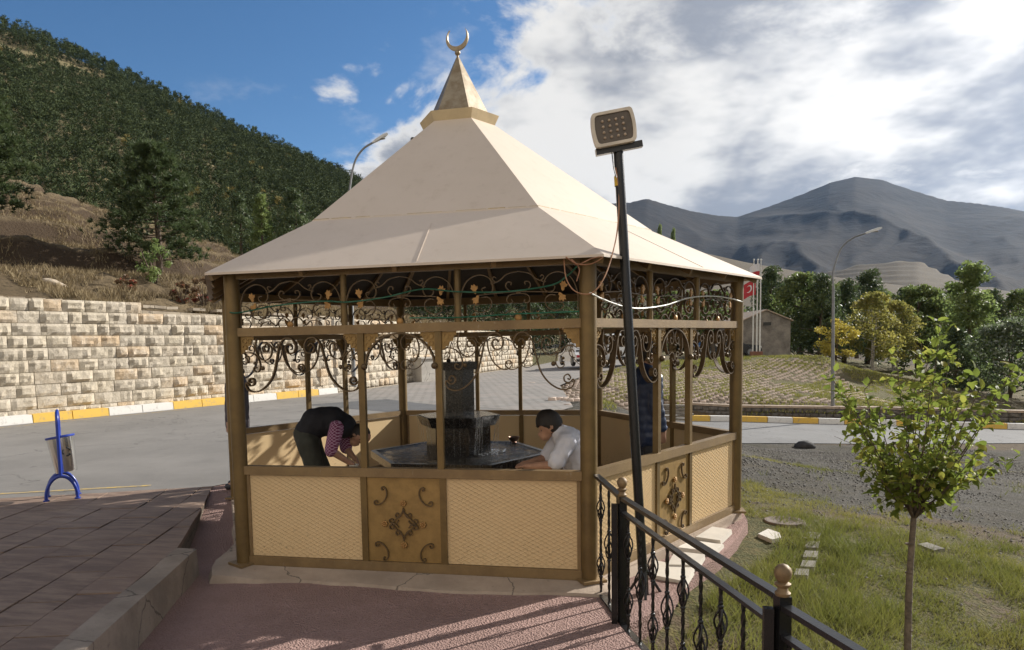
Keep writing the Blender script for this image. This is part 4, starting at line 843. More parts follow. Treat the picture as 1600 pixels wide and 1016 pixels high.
def hand(J, E_, wrist, p, d, side, tag_, s=1., curl=.4):
    """palm with four fingers and a thumb as short chains"""
    p = np.array(p); d = np.array(d, float); d /= np.linalg.norm(d); side = np.array(side, float); side -= d*(side @ d); side /= np.linalg.norm(side); dn = np.cross(d, side); dn = dn if dn[2] < 0 else -dn
    palm = p+d*.05*s; J[tag_+'palm'] = (palm, (.022*s, .034*s)); E_.append((wrist, tag_+'palm'))
    for i, ln in enumerate((.062, .07, .066, .052)):
        o = (i-1.5)*.019*s; k1 = palm+d*.035*s+side*o; k2 = k1+(d*.8+dn*curl*.8)*ln*.5*s; k3 = k2+(d*.5+dn*curl*1.5)*ln*.45*s
        for n, q, r in (('a', k1, .0095), ('b', k2, .0085), ('c', k3, .0075)): J[f'{tag_}{i}{n}'] = (q, r*s)
        E_ += [(tag_+'palm', f'{tag_}{i}a'), (f'{tag_}{i}a', f'{tag_}{i}b'), (f'{tag_}{i}b', f'{tag_}{i}c')]
    t1 = palm-side*.036*s-d*.005; t2 = t1-side*.014*s+d*.035*s+dn*.01; J[tag_+'t1'] = (t1, .011*s); J[tag_+'t2'] = (t2, .009*s); E_ += [(tag_+'palm', tag_+'t1'), (tag_+'t1', tag_+'t2')]
def head_parts(root, c, fwd, up, r, hair_back=1.0):
    """ears, eyes and hair for a head centred at c (world), face along fwd, crown along up"""
    f = np.array(fwd, float); f /= np.linalg.norm(f); u = np.array(up, float); u -= f*(u @ f); u /= np.linalg.norm(u); s = np.cross(f, u); R = Matrix((s, f, u)).transposed(); c = np.array(c)-np.array(root.location)
    h = MB(); n, m_ = 20, 12; vs_ = []
    for i in range(m_+1):
        th = PI*.80*i/m_
        for k in range(n):
            ph = 2*PI*k/n; q = Vector((math.sin(th)*math.cos(ph), math.sin(th)*math.sin(ph), math.cos(th)))
            lim = .30 if q.y > .45 else -.62*hair_back; z = max(q.z, lim+.08*math.sin(9*ph)); rr = r*(1.09 + .05*mnoise.noise(q*6)); vs_.append(Vector(c)+R @ Vector((q.x*.90*rr, q.y*1.06*rr-.012, z*1.22*rr+.014)))
    h.add(vs_, [(i*n+k, i*n+(k+1) % n, (i+1)*n+(k+1) % n, (i+1)*n+k) for i in range(m_) for k in range(n)]); h.build('hair', MAT['hair'], root, smooth=70)
    for sg in (-1, 1):
        e = MB(); e.sphere(tuple(Vector(c)+R @ Vector((sg*r*.38, r*.80, r*.06))), .011, 8, 6); e.build('eye', MAT['shoe'], root, smooth=60)
        e = MB(); e.sphere((0, 0, 0), 1., 10, 7, (.010, .020, .032)); o = e.build('ear', MAT['skin'], root, smooth=60); o.matrix_local = Matrix.Translation(Vector(c)+R @ Vector((sg*r*.86, -r*.08, -r*.05))) @ R.to_4x4()
# --- man in a dark vest bending over the basin
p1 = np.array(at(488, 740, 7.2)); P1 = thing('person', 'man in dark vest and magenta check shirt bending over the basin', 'person', (p1[0], p1[1], 0))
q = lambda u, v, dd=0.: np.array(at(u, v, 7.2+dd))-np.array([p1[0], p1[1], 0])
fl = lambda v, z: np.array([v[0], v[1], z])
hd = q(558, 679); hf = q(556, 700)-hd; hf[2] -= .02; hu = q(590, 676)-hd
J = dict(pelvis=(q(478, 680), .125), sp1=(q(494, 660), .128), chest=(q(520, 658), .125), up=(q(538, 666), .10), neck=(q(549, 672), .055), hd0=(q(555, 676), .072), hd1=(q(560, 679), .088), hd2=(q(568, 682), .075), jaw=(hd+hf/np.linalg.norm(hf)*.07-hu/np.linalg.norm(hu)*.02, .05), nose=(hd+hf/np.linalg.norm(hf)*.105+hu/np.linalg.norm(hu)*.015, .014),
         shL=(q(526, 668, -.19), .062), elL=(q(517, 704, -.24), .043), wrL=(q(543, 721, -.16), .029), shR=(q(540, 672, .17), .06), elR=(q(541, 700, .2), .043), wrR=(q(551, 713, .1), .029),
         hpL=(q(482, 696, -.1), .098), knL=(fl(q(496, 745, -.12), .47), .066), anL=(fl(q(499, 745, -.12), .09), .045), toL=(fl(q(520, 745, -.14), .045), .04),
         hpR=(q(486, 694, .1), .098), knR=(fl(q(506, 740, .1), .47), .066), anR=(fl(q(508, 740, .1), .09), .045), toR=(fl(q(529, 740, .08), .045), .04))
E1 = [('pelvis', 'sp1'), ('sp1', 'chest'), ('chest', 'up'), ('up', 'neck'), ('neck', 'hd0'), ('hd0', 'hd1'), ('hd1', 'hd2'), ('hd1', 'jaw'), ('jaw', 'nose'), ('up', 'shL'), ('shL', 'elL'), ('elL', 'wrL'), ('up', 'shR'), ('shR', 'elR'), ('elR', 'wrR'), ('pelvis', 'hpL'), ('hpL', 'knL'), ('knL', 'anL'), ('anL', 'toL'), ('pelvis', 'hpR'), ('hpR', 'knR'), ('knR', 'anR'), ('anR', 'toR')]
hand(J, E1, 'wrL', J['wrL'][0], q(560, 730, -.12)-q(543, 721, -.16), q(543, 721, .1)-q(543, 721, -.16), 'L'); hand(J, E1, 'wrR', J['wrR'][0], q(560, 722, .04)-q(551, 713, .1), q(543, 721, -.1)-q(543, 721, .16), 'R')
skinned('body', J, E1, MAT['skin'], P1, 'pelvis', vox=.0075)
def shell(J, names, edges, grow, ends=()): return {n: (J[n][0], (J[n][1] if not isinstance(J[n][1], tuple) else J[n][1][0])+grow) for n in names}, edges
JS, ES = shell(J, ('pelvis', 'sp1', 'chest', 'up'), [('pelvis', 'sp1'), ('sp1', 'chest'), ('chest', 'up')], .022); JS['pelvis'] = (q(483, 674), .142); JS['nk'] = (q(546, 671), .085); JS['aL'] = (q(527, 668, -.15), .085); JS['aR'] = (q(540, 671, .14), .085)
skinned('vest', JS, ES+[('up', 'nk'), ('up', 'aL'), ('up', 'aR')], MAT['vest'], P1, 'sp1', folds=.010)
for s_ in 'LR':
    a_, e_ = J['sh'+s_][0], J['el'+s_][0]; skinned('sleeve', dict(a=(a_, .074), b=((a_+e_)/2, .070), c=(e_+(e_-a_)*.02, .062)), [('a', 'b'), ('b', 'c')], MAT['plaid'], P1, 'a', folds=.008)
JT = dict(w=(q(480, 680), .140), hL=(J['hpL'][0], .112), kL=(J['knL'][0], .088), aL=(J['anL'][0]+np.array([0, 0, .0]), .074), hR=(J['hpR'][0], .112), kR=(J['knR'][0], .088), aR=(J['anR'][0], .074))
skinned('trousers', JT, [('w', 'hL'), ('hL', 'kL'), ('kL', 'aL'), ('w', 'hR'), ('hR', 'kR'), ('kR', 'aR')], MAT['trousers'], P1, 'w', folds=.010)
for s_ in 'LR': skinned('shoe', dict(a=(J['an'+s_][0]-np.array([0, 0, .035]), .052), b=(J['to'+s_][0], (.034, .046))), [('a', 'b')], MAT['shoe'], P1, 'a')
c1 = hd+np.array([p1[0], p1[1], 0]); head_parts(P1, c1, hf, hu, .088)
bowl('white_cup', 'small white cup held under the hand of the man in the vest', tuple(np.array(at(553, 732, 7.05))-np.array([0, 0, .02])), .05, .06, simple('white_enamel', (.75, .73, .66), .4))
# --- man in a pale shirt sitting on a block at the basin
p2 = np.array(at(908, 800, 6.15)); P2_ = thing('person', 'man in pale blue short-sleeved shirt washing his hands at the basin', 'person', (p2[0], p2[1], 0))
q = lambda u, v, dd=0.: np.array(at(u, v, 6.15+dd))-np.array([p2[0], p2[1], 0])
hd = q(858, 664, .02); hf = q(835, 682, .03)-hd; hu = q(850, 640, .02)-hd; nf = hf/np.linalg.norm(hf); nu_ = hu/np.linalg.norm(hu)
J = dict(pelvis=(q(908, 752), .13), sp1=(q(905, 724), .125), chest=(q(898, 700), .13), up=(q(886, 686), .095), neck=(q(873, 675), .056), hd0=(q(867, 668, .02), .075), hd1=(hd, .092), hd2=(hd+nu_*.06, .07), jaw=(hd+nf*.065-nu_*.05, .052), nose=(hd+nf*.115-nu_*.01, .014),
         shL=(q(887, 692, -.17), .058), elL=(q(866, 727, -.24), .043), wrL=(q(829, 729, -.14), .030), shR=(q(876, 686, .17), .058), elR=(q(852, 716, .2), .043), wrR=(q(826, 724, .06), .030),
         hpL=(q(904, 764, -.1), .095), knL=(fl(q(858, 770, -.14), .46), .062), anL=(fl(q(862, 800, -.14), .08), .045), toL=(fl(q(838, 800, -.16), .04), .04),
         hpR=(q(902, 762, .1), .095), knR=(fl(q(850, 765, .16), .46), .062), anR=(fl(q(856, 795, .16), .08), .045), toR=(fl(q(834, 795, .18), .04), .04))
E2 = list(E1[:23]); hand(J, E2, 'wrL', J['wrL'][0], q(810, 728, -.05)-q(829, 729, -.14), q(829, 729, .1)-q(829, 729, -.14), 'L'); hand(J, E2, 'wrR', J['wrR'][0], q(808, 726, .0)-q(826, 724, .06), q(829, 729, -.1)-q(829, 729, .14), 'R')
skinned('body', J, E2, MAT['skin'], P2_, 'pelvis', vox=.0075)
JS = dict(pelvis=(q(908, 748), .142), sp1=(q(905, 724), .145), chest=(q(897, 700), .150), up=(q(886, 686), .115), nk=(q(875, 676), .074), aL=(q(887, 692, -.17), .08), bL=(q(877, 708, -.205), .074), cL=(q(867, 724, -.235), .07), aR=(q(876, 686, .17), .08), cR=(q(856, 711, .195), .07))
skinned('shirt', JS, [('pelvis', 'sp1'), ('sp1', 'chest'), ('chest', 'up'), ('up', 'nk'), ('up', 'aL'), ('aL', 'bL'), ('bL', 'cL'), ('up', 'aR'), ('aR', 'cR')], MAT['shirt'], P2_, 'sp1', sub=3, folds=.014, fsc=.06)
skinned('trousers', dict(w=(q(908, 756), .142), hL=(J['hpL'][0], .11), kL=(J['knL'][0], .083), aL=(J['anL'][0], .068), hR=(J['hpR'][0], .11), kR=(J['knR'][0], .083), aR=(J['anR'][0], .068)), [('w', 'hL'), ('hL', 'kL'), ('kL', 'aL'), ('w', 'hR'), ('hR', 'kR'), ('kR', 'aR')], MAT['dark_trousers'], P2_, 'w', folds=.009)
for s_ in 'LR': skinned('shoe', dict(a=(J['an'+s_][0]-np.array([0, 0, .03]), .05), b=(J['to'+s_][0], (.034, .046))), [('a', 'b')], MAT['shoe'], P2_, 'a')
head_parts(P2_, hd+np.array([p2[0], p2[1], 0]), hf, hu, .095)
pz = J['pelvis'][0]+np.array([p2[0], p2[1], 0]); sh = float(pz[2]-.15); b = MB(); b.prism([(x*.17, y*.17) for x, y in HEX], -.012, sh, [(x*.155, y*.155) for x, y in HEX]); o = b.build('stone_stool', MAT['granite']); o.location = (pz[0], pz[1], 0); tag(o, 'dark granite block stool under the man in the pale shirt', 'stool')
# ------------------------------------------------------------------ two people standing with their backs turned
MAT['navy'] = simple('navy_quilted_nylon', (.028, .045, .10), .4, 0, .25, 8, .3, 60); MAT['plum'] = simple('grey_plum_jacket_cloth', (.07, .058, .07), .8, 0, .3, 9, .3, 120)
def stander(label, xy, head, H, jm, tm_, quilt=0.):
    """upright figure facing along `head`, arms hanging slightly bent"""
    root = thing('person', label, 'person', (xy[0], xy[1], -.012)); k = H/1.74; f = np.array([math.cos(head), math.sin(head), 0]); r = np.array([f[1], -f[0], 0]); q = lambda a_, b_, z: (r*a_+f*b_+np.array([0, 0, z]))*k
    J = dict(pelvis=(q(0, 0, .95), .125*k), sp=(q(0, -.01, 1.12), .12*k), ch=(q(0, -.01, 1.30), .125*k), up=(q(0, -.005, 1.42), .09*k), nk=(q(0, .01, 1.50), .055*k), h0=(q(0, .02, 1.57), .072*k), h1=(q(0, .025, 1.63), .088*k), h2=(q(0, .01, 1.67), .07*k), jaw=(q(0, .075, 1.575), .045*k), nose=(q(0, .125, 1.61), .013*k))
    E_ = [('pelvis', 'sp'), ('sp', 'ch'), ('ch', 'up'), ('up', 'nk'), ('nk', 'h0'), ('h0', 'h1'), ('h1', 'h2'), ('h1', 'jaw'), ('jaw', 'nose')]
    for s_, t_ in ((-1, 'L'), (1, 'R')):
        J.update({'s'+t_: (q(s_*.185, 0, 1.40), .06*k), 'e'+t_: (q(s_*.235, -.01, 1.12), .044*k), 'w'+t_: (q(s_*.235, .07, .87), .030*k), 'p'+t_: (q(s_*.09, 0, .90), .095*k), 'k'+t_: (q(s_*.10, .02, .50), .062*k), 'a'+t_: (q(s_*.105, -.01, .09), .043*k), 't'+t_: (q(s_*.12, .14, .04), .037*k)})
        E_ += [('up', 's'+t_), ('s'+t_, 'e'+t_), ('e'+t_, 'w'+t_), ('pelvis', 'p'+t_), ('p'+t_, 'k'+t_), ('k'+t_, 'a'+t_), ('a'+t_, 't'+t_)]; hand(J, E_, 'w'+t_, J['w'+t_][0], (0, 0, -1.), f, t_, .95, .25)
    skinned('body', J, E_, MAT['skin'], root, 'pelvis', vox=.0085)
    JC = dict(hem=(q(0, 0, .80), .150*k), b1=(q(0, 0, .95), .152*k), b2=(q(0, -.01, 1.13), .148*k), b3=(q(0, -.01, 1.30), .152*k), b4=(q(0, -.005, 1.41), .118*k), co=(q(0, .0, 1.50), .078*k)); EC = [('hem', 'b1'), ('b1', 'b2'), ('b2', 'b3'), ('b3', 'b4'), ('b4', 'co')]
    for s_, t_ in ((-1, 'L'), (1, 'R')): JC.update({'hw'+t_: (q(s_*.08, 0, .80), .135*k), 'cw'+t_: (q(s_*.09, -.01, 1.30), .135*k), 'x'+t_: (q(s_*.185, 0, 1.39), .080*k), 'y'+t_: (q(s_*.24, -.01, 1.12), .074*k), 'z'+t_: (q(s_*.238, .055, .915), .058*k)}); EC += [('hw'+t_, 'cw'+t_), ('b4', 'x'+t_), ('x'+t_, 'y'+t_), ('y'+t_, 'z'+t_)]
    skinned('jacket', JC, EC, jm, root, 'b2', folds=.010, fsc=.07, quilt=quilt)
    skinned('trousers', dict(w=(q(0, 0, .93), .135*k), **{n_+t_: (J[n_+t_][0], r_*k) for t_ in 'LR' for n_, r_ in (('p', .108), ('k', .084), ('a', .07))}), [('w', 'pL'), ('pL', 'kL'), ('kL', 'aL'), ('w', 'pR'), ('pR', 'kR'), ('kR', 'aR')], tm_, root, 'w', folds=.009)
    for t_ in 'LR': skinned('shoe', dict(a=(J['a'+t_][0]-np.array([0, 0, .035]), .05), b=(J['t'+t_][0], .042)), [('a', 'b')], MAT['shoe'], root, 'a')
    head_parts(root, J['h1'][0]+np.array([xy[0], xy[1], -.012]), f, (0, 0, 1), .09*k); return root
stander('person in navy padded jacket standing inside the kiosk behind the mast', at(1010, 640, 7.35)[:2], math.radians(22), 1.73, MAT['navy'], MAT['dark_trousers'], .006)
stander('person in grey-brown jacket standing half hidden behind the near left post', at(370, 640, 9.2)[:2], math.radians(200), 1.72, MAT['plum'], MAT['dark_trousers'])
bpy.data.scenes.remove(TMPS)
# ------------------------------------------------------------------ wrought-iron railing
MAT['black'] = simple('black_iron_paint', (.014, .014, .015), .27, .3, .3, 14, .35, 120, spec=.6); MAT['rail'] = simple('black_handrail_paint', (.026, .026, .028), .3, .4, .3, 10, .3, 90, spec=.6)
def twist(m_, p, z0, z1, r=.008):
    n = max(8, int((z1-z0)/.022)); vs_ = []
    for i in range(n+1):
        a_ = i*.55; z = z0+(z1-z0)*i/n
        vs_ += [(p[0]+r*1.3*math.cos(a_+k*PI/2), p[1]+r*1.3*math.sin(a_+k*PI/2), z) for k in range(4)]
    m_.add(vs_, [(i*4+k, i*4+(k+1) % 4, i*4+4+(k+1) % 4, i*4+4+k) for i in range(n) for k in range(4)])
def basket(m_, p, zc, h=.16, r=.026):
    for k in range(4):
        pts = []
        for i in range(9):
            t_ = i/8; a_ = k*PI/2+t_*2.2; rr = r*math.sin(PI*t_)+.003; pts.append((p[0]+rr*math.cos(a_), p[1]+rr*math.sin(a_), zc-h/2+h*t_))
        m_.tube(pts, .0048, 5)
    for s in (-1, 1): m_.sphere((p[0], p[1], zc+s*h/2), .014, 8, 6); m_.sphere((p[0], p[1], zc+s*(h/2+.018)), .010, 8, 5)
def newel(name, label, p, z0, h):
    root = thing(name, label, 'newel post', (p[0], p[1], z0)); m_ = MB(); m_.box((0, 0, h/2), (.048, .048, h), .3); m_.build('shaft', MAT['black'], root); m_ = MB(); m_.bar((-.05, .0, 0), (-.05, .0, h-.05), .035, .035); m_.build('side_bar', MAT['black'], root)
    m_ = MB(); m_.lathe([(.026, h), (.029, h+.012), (.02, h+.02), (.018, h+.032), (.029, h+.04), (.03, h+.048), (.018, h+.054), (.022, h+.06), (.030, h+.074), (.033, h+.09), (.029, h+.106), (.018, h+.118), (.004, h+.124)], 12); m_.build('ball_finial', simple('worn_gold_paint', (.24, .16, .075), .6, .15, .5, 25, .4, 60, col2=(.14, .09, .045)), root, smooth=50); return root
N0 = np.array([1.455, -2.50]); N1 = np.array([1.625, -3.13]); N2_ = np.array([2.19, -4.88]); N3 = np.array(atz(1405, 1024, .80)[:2]); N3 = N2_+(N3-N2_)*1.35
NB = -.09
newel('newel_post', 'black railing post with gold ball nearest the kiosk corner', N1, NB, .865); newel('newel_post', 'black railing post with gold ball in front of the grass', N2_, NB-.1, .965)
def railing(label, A_, B_, zt, zt2, zl, zb, n, kind):
    root = thing('railing', label, 'railing', (A_[0], A_[1], 0)); d = B_-A_; L_ = np.linalg.norm(d); O = lambda s, z: (d[0]*s, d[1]*s, z)
    m_ = MB(); m_.bar(O(0, zt[0]), O(1, zt[1]), .042, .022); m_.build('top_rail', MAT['rail'], root)
    if zl: m_ = MB(); m_.bar(O(0, zl[0]), O(1, zl[1]), .036, .018); m_.build('second_rail', MAT['rail'], root)
    m_ = MB(); m_.bar(O(0, zb), O(1, zb), .045, .016); m_.build('bottom_rail', MAT['rail'], root)
    for i in range(n):
        s = (i+.55)/n; top = (zt[0]+(zt[1]-zt[0])*s) if not zl else (zl[0]+(zl[1]-zl[0])*s); m_ = MB(); h = top-zb; twist(m_, (0, 0), zb, top)
        if (i+kind) % 2 == 0: basket(m_, (0, 0), zb+h*.25); basket(m_, (0, 0), zb+h*.74)
        else: basket(m_, (0, 0), zb+h*.5, .20, .03)
        o = m_.build('baluster', MAT['black'], root, smooth=50); o.location = O(s, 0)
    return root
railing('short black railing between the kiosk corner and the first railing post', N0, N1, (.79, .765), 0, None, -.045, 3, 0)
railing('black wrought-iron railing with twisted balusters between the two railing posts', N1, N2_, (.765, .765), 0, (.675, .645), -.06, 9, 0)
railing('black railing running out of the picture at the bottom right', N2_, N3, (.735, .735), 0, (.62, .62), -.20, 9, 1)
# ------------------------------------------------------------------ floodlight mast
mast = thing('floodlight_mast', 'leaning black mast with a floodlight in front of the kiosk', 'lamp post', (1.80, -2.42, gz1(1.8, -2.42)-.02)); mb_ = np.array(mast.location)
zb = float(mast.location.z); mtop = np.array(at(966, 236, 5.27)); T_ = mtop-mb_
b = MB(); b.tube([(0, 0, 0), tuple(T_)], .034, 16); b.build('pole', MAT['black'], mast, smooth=40)
tp_ = np.array(at(968, 283, 5.27))-mb_; b = MB(); b.tube([tuple(tp_-T_/np.linalg.norm(T_)*.035), tuple(tp_+T_/np.linalg.norm(T_)*.035)], .0365, 16, False); b.build('yellow_tape', simple('yellow_tape', (.66, .42, .03), .5), mast, smooth=40)
ca, cb = np.array(at(931, 239, 5.26))-mb_, np.array(at(1003, 225, 5.24))-mb_; b = MB(); b.bar(tuple(ca), tuple(cb), .05, .045); b.build('cross_bar', MAT['black'], mast)
for k in range(3):
    a_ = k*2*PI/3+.5; b = MB(); b.tube([(0, 0, .33), (.2*math.cos(a_), .2*math.sin(a_), .02)], .011, 8); b.box((.22*math.cos(a_), .22*math.sin(a_), .015), (.09, .05, .02), a_); b.build('stay', MAT['black'], mast, smooth=40)
# floodlight head: bowed frame, dark glass, sixteen lamps
fl_ = np.array(at(958, 201, 5.22))-mb_; ex = (cb-ca)/np.linalg.norm(cb-ca); nrm_ = np.array([-.10, -.97, -.02]); nrm_ -= ex*(nrm_ @ ex); nrm_ /= np.linalg.norm(nrm_); ez = np.cross(ex, nrm_); ez = ez if ez[2] > 0 else -ez
def fp(x, z, y=0.): return tuple(fl_+ex*x+ez*z+nrm_*y)
def bowed(hw, hh, bow, r=.02, n=8):
    out = []
    for cx, cz, a0 in ((hw-r, hh-r, 0), (-hw+r, hh-r, 90), (-hw+r, -hh+r, 180), (hw-r, -hh+r, 270)):
        for i in range(5): a_ = math.radians(a0+90*i/4); x, z = cx+r*math.cos(a_), cz+r*math.sin(a_); out.append([x, z])
    dense = []
    for i in range(len(out)):
        p_, q_ = out[i], out[(i+1) % len(out)]; L_ = math.hypot(q_[0]-p_[0], q_[1]-p_[1]); m_ = 8 if L_ > .06 else 1
        dense += [[p_[0]+(q_[0]-p_[0])*t_/m_, p_[1]+(q_[1]-p_[1])*t_/m_] for t_ in range(m_)]
    return [(x*(1+bow*(1-(z/hh)**2)), z) for x, z in dense]
def ring_plate(outer, inner, y0, y1):
    m_ = MB(); n = len(outer); vs_ = [fp(*p, y0) for p in outer]+[fp(*p, y1) for p in outer]+[fp(*p, y1) for p in inner]+[fp(*p, y0+.01) for p in inner]
    m_.add(vs_, [(r*n+k, r*n+(k+1) % n, (r+1)*n+(k+1) % n, (r+1)*n+k) for r in range(3) for k in range(n)]); return m_
ou, inn_ = bowed(.138, .118, .10), bowed(.118, .098, .10); ring_plate(ou, inn_, -.01, .035).build('lamp_frame', simple('cream_lamp_casing', (.66, .58, .47), .45), mast, smooth=40)
m_ = MB(); n = len(inn_); m_.add([fp(*p, .022) for p in inn_], [tuple(range(n))]); glass = simple('dark_lamp_glass', (.10, .075, .052), .25, .1, .4, 8); m_.build('lamp_glass', glass, mast)
m_ = MB(); bo = bowed(.125, .105, .08); m_.add([fp(*p, -.01) for p in ou]+[fp(p[0]*.8, p[1]*.8, -.075) for p in ou], [tuple(reversed(range(len(ou), 2*len(ou))))]+[(k, (k+1) % len(ou), len(ou)+(k+1) % len(ou), len(ou)+k) for k in range(len(ou))]); m_.build('lamp_back', MAT['iron'], mast)
led = simple('led_lens', (.48, .37, .27), .35)
for i in range(4):
    for j in range(4):
        m_ = MB(); x, z = (i-1.5)*.047, (j-1.5)*.038-.004; m_.sphere((0, 0, 0), .0105, 8, 6); o = m_.build('lamp_lens', led, mast, smooth=60); o.location = fp(x, z, .026)
# ------------------------------------------------------------------ cables
def cable(name, label, pts, r, col, n=10):
    m_ = MB(); m_.tube([tuple(p) for p in catmull([np.array(p) for p in pts], n)], r, 6); o = m_.build(name, simple(label[:18], col, .5, 0, .2, 10), smooth=60); return tag(o, label, 'cable')
fy = lambda u, v, y=-2.49: np.array((lambda d: CAMP+d*((y-CAMP[1])/d[1]))(ray(u, v)))
cable('green_cable', 'thin green cable strung along the upper front band of the kiosk', [fy(352, 486, -2.46), fy(372, 489, -2.5), fy(430, 478), fy(500, 471), fy(545, 472), fy(600, 465), fy(660, 452), fy(715, 456), fy(790, 456), fy(860, 446), fy(885, 432), fy(903, 415)], .006, (.02, .12, .07))
cable('green_cable', 'second green cable crossing the lower right of the upper front band', [fy(640, 497, -2.46), fy(720, 496, -2.48), fy(800, 491), fy(850, 489), fy(905, 487)], .005, (.02, .16, .09))
rf = lambda u, v, o_=.04: (lambda d: CAMP+d*(((np.array([2.1+.866*o_, -1.2124-.5*o_])-CAMP[:2]) @ np.array([.866, -.5]))/(d[:2] @ np.array([.866, -.5]))))(ray(u, v))
cable('white_cable', 'pale cable sagging across the right side of the kiosk', [rf(922, 458, .08), rf(940, 467), rf(970, 478), rf(1000, 482), rf(1040, 477), rf(1075, 466), rf(1110, 463), rf(1138, 466), rf(1160, 472, .08)], .007, (.55, .55, .5))
cable('orange_wire', 'thin orange wire looping from the mast to the kiosk corner', [at(962, 262, 5.24), at(967, 300, 5.24), at(966, 345, 5.22), at(960, 385, 5.15), at(945, 432, 5.05), at(925, 458, 5.0), at(900, 456, 5.05), at(885, 436, 5.1), at(881, 405, 5.15)], .005, (.42, .22, .12))
cable('copper_wire', 'bunch of coppery wire coiled round the top of the kiosk corner post', [at(884, 402, 5.1), at(903, 413, 5.05), at(925, 412, 5.05), at(942, 402, 5.05), at(925, 404, 5.05), at(902, 414, 5.06), at(893, 405, 5.1), at(905, 420, 5.06), at(901, 440, 5.05)], .004, (.36, .17, .09))
cable('black_wire', 'thin black wire hanging down the top of the mast', [at(956, 238, 5.2), at(959, 262, 5.2), at(963, 278, 5.2)], .004, (.02, .02, .02))
# ------------------------------------------------------------------ litter bin
MAT['blue'] = simple('blue_gloss_paint', (.018, .045, .30), .3, 0, .2, 8, .15, 60)
bp0 = atz(98, 778, .02); bin_ = thing('litter_bin', 'blue tubular litter bin with shiny steel bucket on the terrace', 'bin', tuple(bp0)); by_ = np.array([bp0[0]-CAMP[0]+.6, bp0[1]-CAMP[1], 0]); by_ /= np.linalg.norm(by_); bx_ = np.array([by_[1], -by_[0], 0])
bq = lambda x, y, z: tuple(bx_*x+by_*y+np.array([0, 0, z]))
for y in (-.13, .17):
    m_ = MB(); m_.tube([bq(-.165, y, 0)]+[bq(.165*-math.cos(a_), y, .03+.235*math.sin(a_)) for a_ in np.linspace(0, PI, 16)]+[bq(.165, y, 0)], .020, 12); m_.build('arched_foot', MAT['blue'], bin_, smooth=40)
    for x in (-.165, .165): m_ = MB(); m_.lathe([(.035, 0), (.035, .012), (.02, .014)], 12, bq(x, y, 0)); m_.build('foot_plate', MAT['blue'], bin_, smooth=40)
m_ = MB(); m_.tube([bq(0, -.13, .26), bq(0, -.13, .84)]+[bq(0, .02-.15*math.cos(a_), .86+.12*math.sin(a_)) for a_ in np.linspace(0, PI, 12)]+[bq(0, .17, .84), bq(0, .17, .26)], .020, 12); m_.build('hoop', MAT['blue'], bin_, smooth=40)
R_ = Matrix.Rotation(math.radians(-9), 3, 'Y'); bc = bq(.06, .02, .29)
m_ = MB(); m_.lathe([(.118, 0), (.122, .01), (.152, .40), (.157, .405), (.150, .405), (.115, .02), (.01, .02)], 28, bc, R_); m_.build('bucket', MAT['steel'], bin_, smooth=40)
m_ = MB(); m_.lathe([(.154, .385), (.162, .392), (.162, .41), (.152, .412)], 28, bc, R_); m_.build('bucket_rim', MAT['blue'], bin_, smooth=40)
m_ = MB()
for k in range(3):                                            # recycling arrows on the bucket
    for i in range(7):
        pass
    a0 = k*2*PI/3; pts = [(.045*math.cos(a0+t_), .045*math.sin(a0+t_)) for t_ in np.linspace(.25, 1.6, 6)]
    W2 = []
    for s_, t_ in pts:
        an = -.55+s_/.14; W2.append(Vector(bc)+R_ @ Vector((.1415*math.cos(an), .1415*math.sin(an), .22+t_)))
    m_.tube([tuple(w) for w in W2], [.007, .007, .007, .007, .012, .002], 6)
m_.build('recycling_emblem', MAT['black'], bin_); bin_.scale = (1.0, 1.0, 1.07)
# ------------------------------------------------------------------ stepping slabs, cover, stones near the kiosk
MAT['marble'] = simple('white_marble_offcut', (.62, .57, .49), .6, 0, .15, 5, .2, 40)
def slab(name, label, cat, uv, t_, mat, z, tilt=0., grp=None):
    P = [np.array(atz(u, v, z)) for u, v in uv]; c = sum(P)/len(P); m_ = MB(); n = len(P)
    P.sort(key=lambda p: math.atan2(p[1]-c[1], p[0]-c[0])); m_.prism([tuple((p-c)[:2]) for p in P], -t_, 0, [tuple(((p-c)*.97)[:2]) for p in P]); o = m_.build(name, mat); o.location = tuple(c); o.rotation_euler = (tilt, -tilt*.6, 0); return tag(o, label, cat, grp)
slab('marble_slab', 'white marble stepping slab nearest the railing', 'slab', [(1012, 896), (1072, 908), (1086, 888), (1022, 876)], .05, MAT['marble'], -.062, .03)
slab('marble_slab', 'second white marble slab from the railing beside the kiosk', 'slab', [(1042, 880), (1091, 882), (1102, 868), (1054, 862)], .045, MAT['marble'], -.035, .05)
slab('marble_slab', 'third white marble slab up from the railing beside the kiosk', 'slab', [(1058, 857), (1117, 863), (1132, 849), (1076, 842)], .045, MAT['marble'], -.055, -.04)
slab('marble_slab', 'white marble slab farthest from the railing beside the kiosk', 'slab', [(1078, 836), (1126, 843), (1144, 829), (1098, 822)], .045, MAT['marble'], -.03, .05)
slab('pale_flagstone', 'pale flagstone lying in the grass beside the round cover', 'stone', [(1184, 834), (1206, 843), (1221, 840), (1218, 832), (1200, 826)], .04, MAT['marble'], -.19)
cv = atz(1226, 815, -.22); m_ = MB(); m_.lathe([(.20, -.06), (.205, .0), (.20, .015), (.15, .017), (.14, .012), (.001, .012)], 28); o = m_.build('round_cover', simple('brown_concrete_cover', (.17, .125, .095), .8, 0, .35, 12, .4, 60), smooth=40); o.location = tuple(cv); tag(o, 'round brown well cover in the grass by the kiosk', 'cover')
MAT['flag'] = m_concrete('grey_flagstone', (.25, .23, .19), (.17, .155, .125))
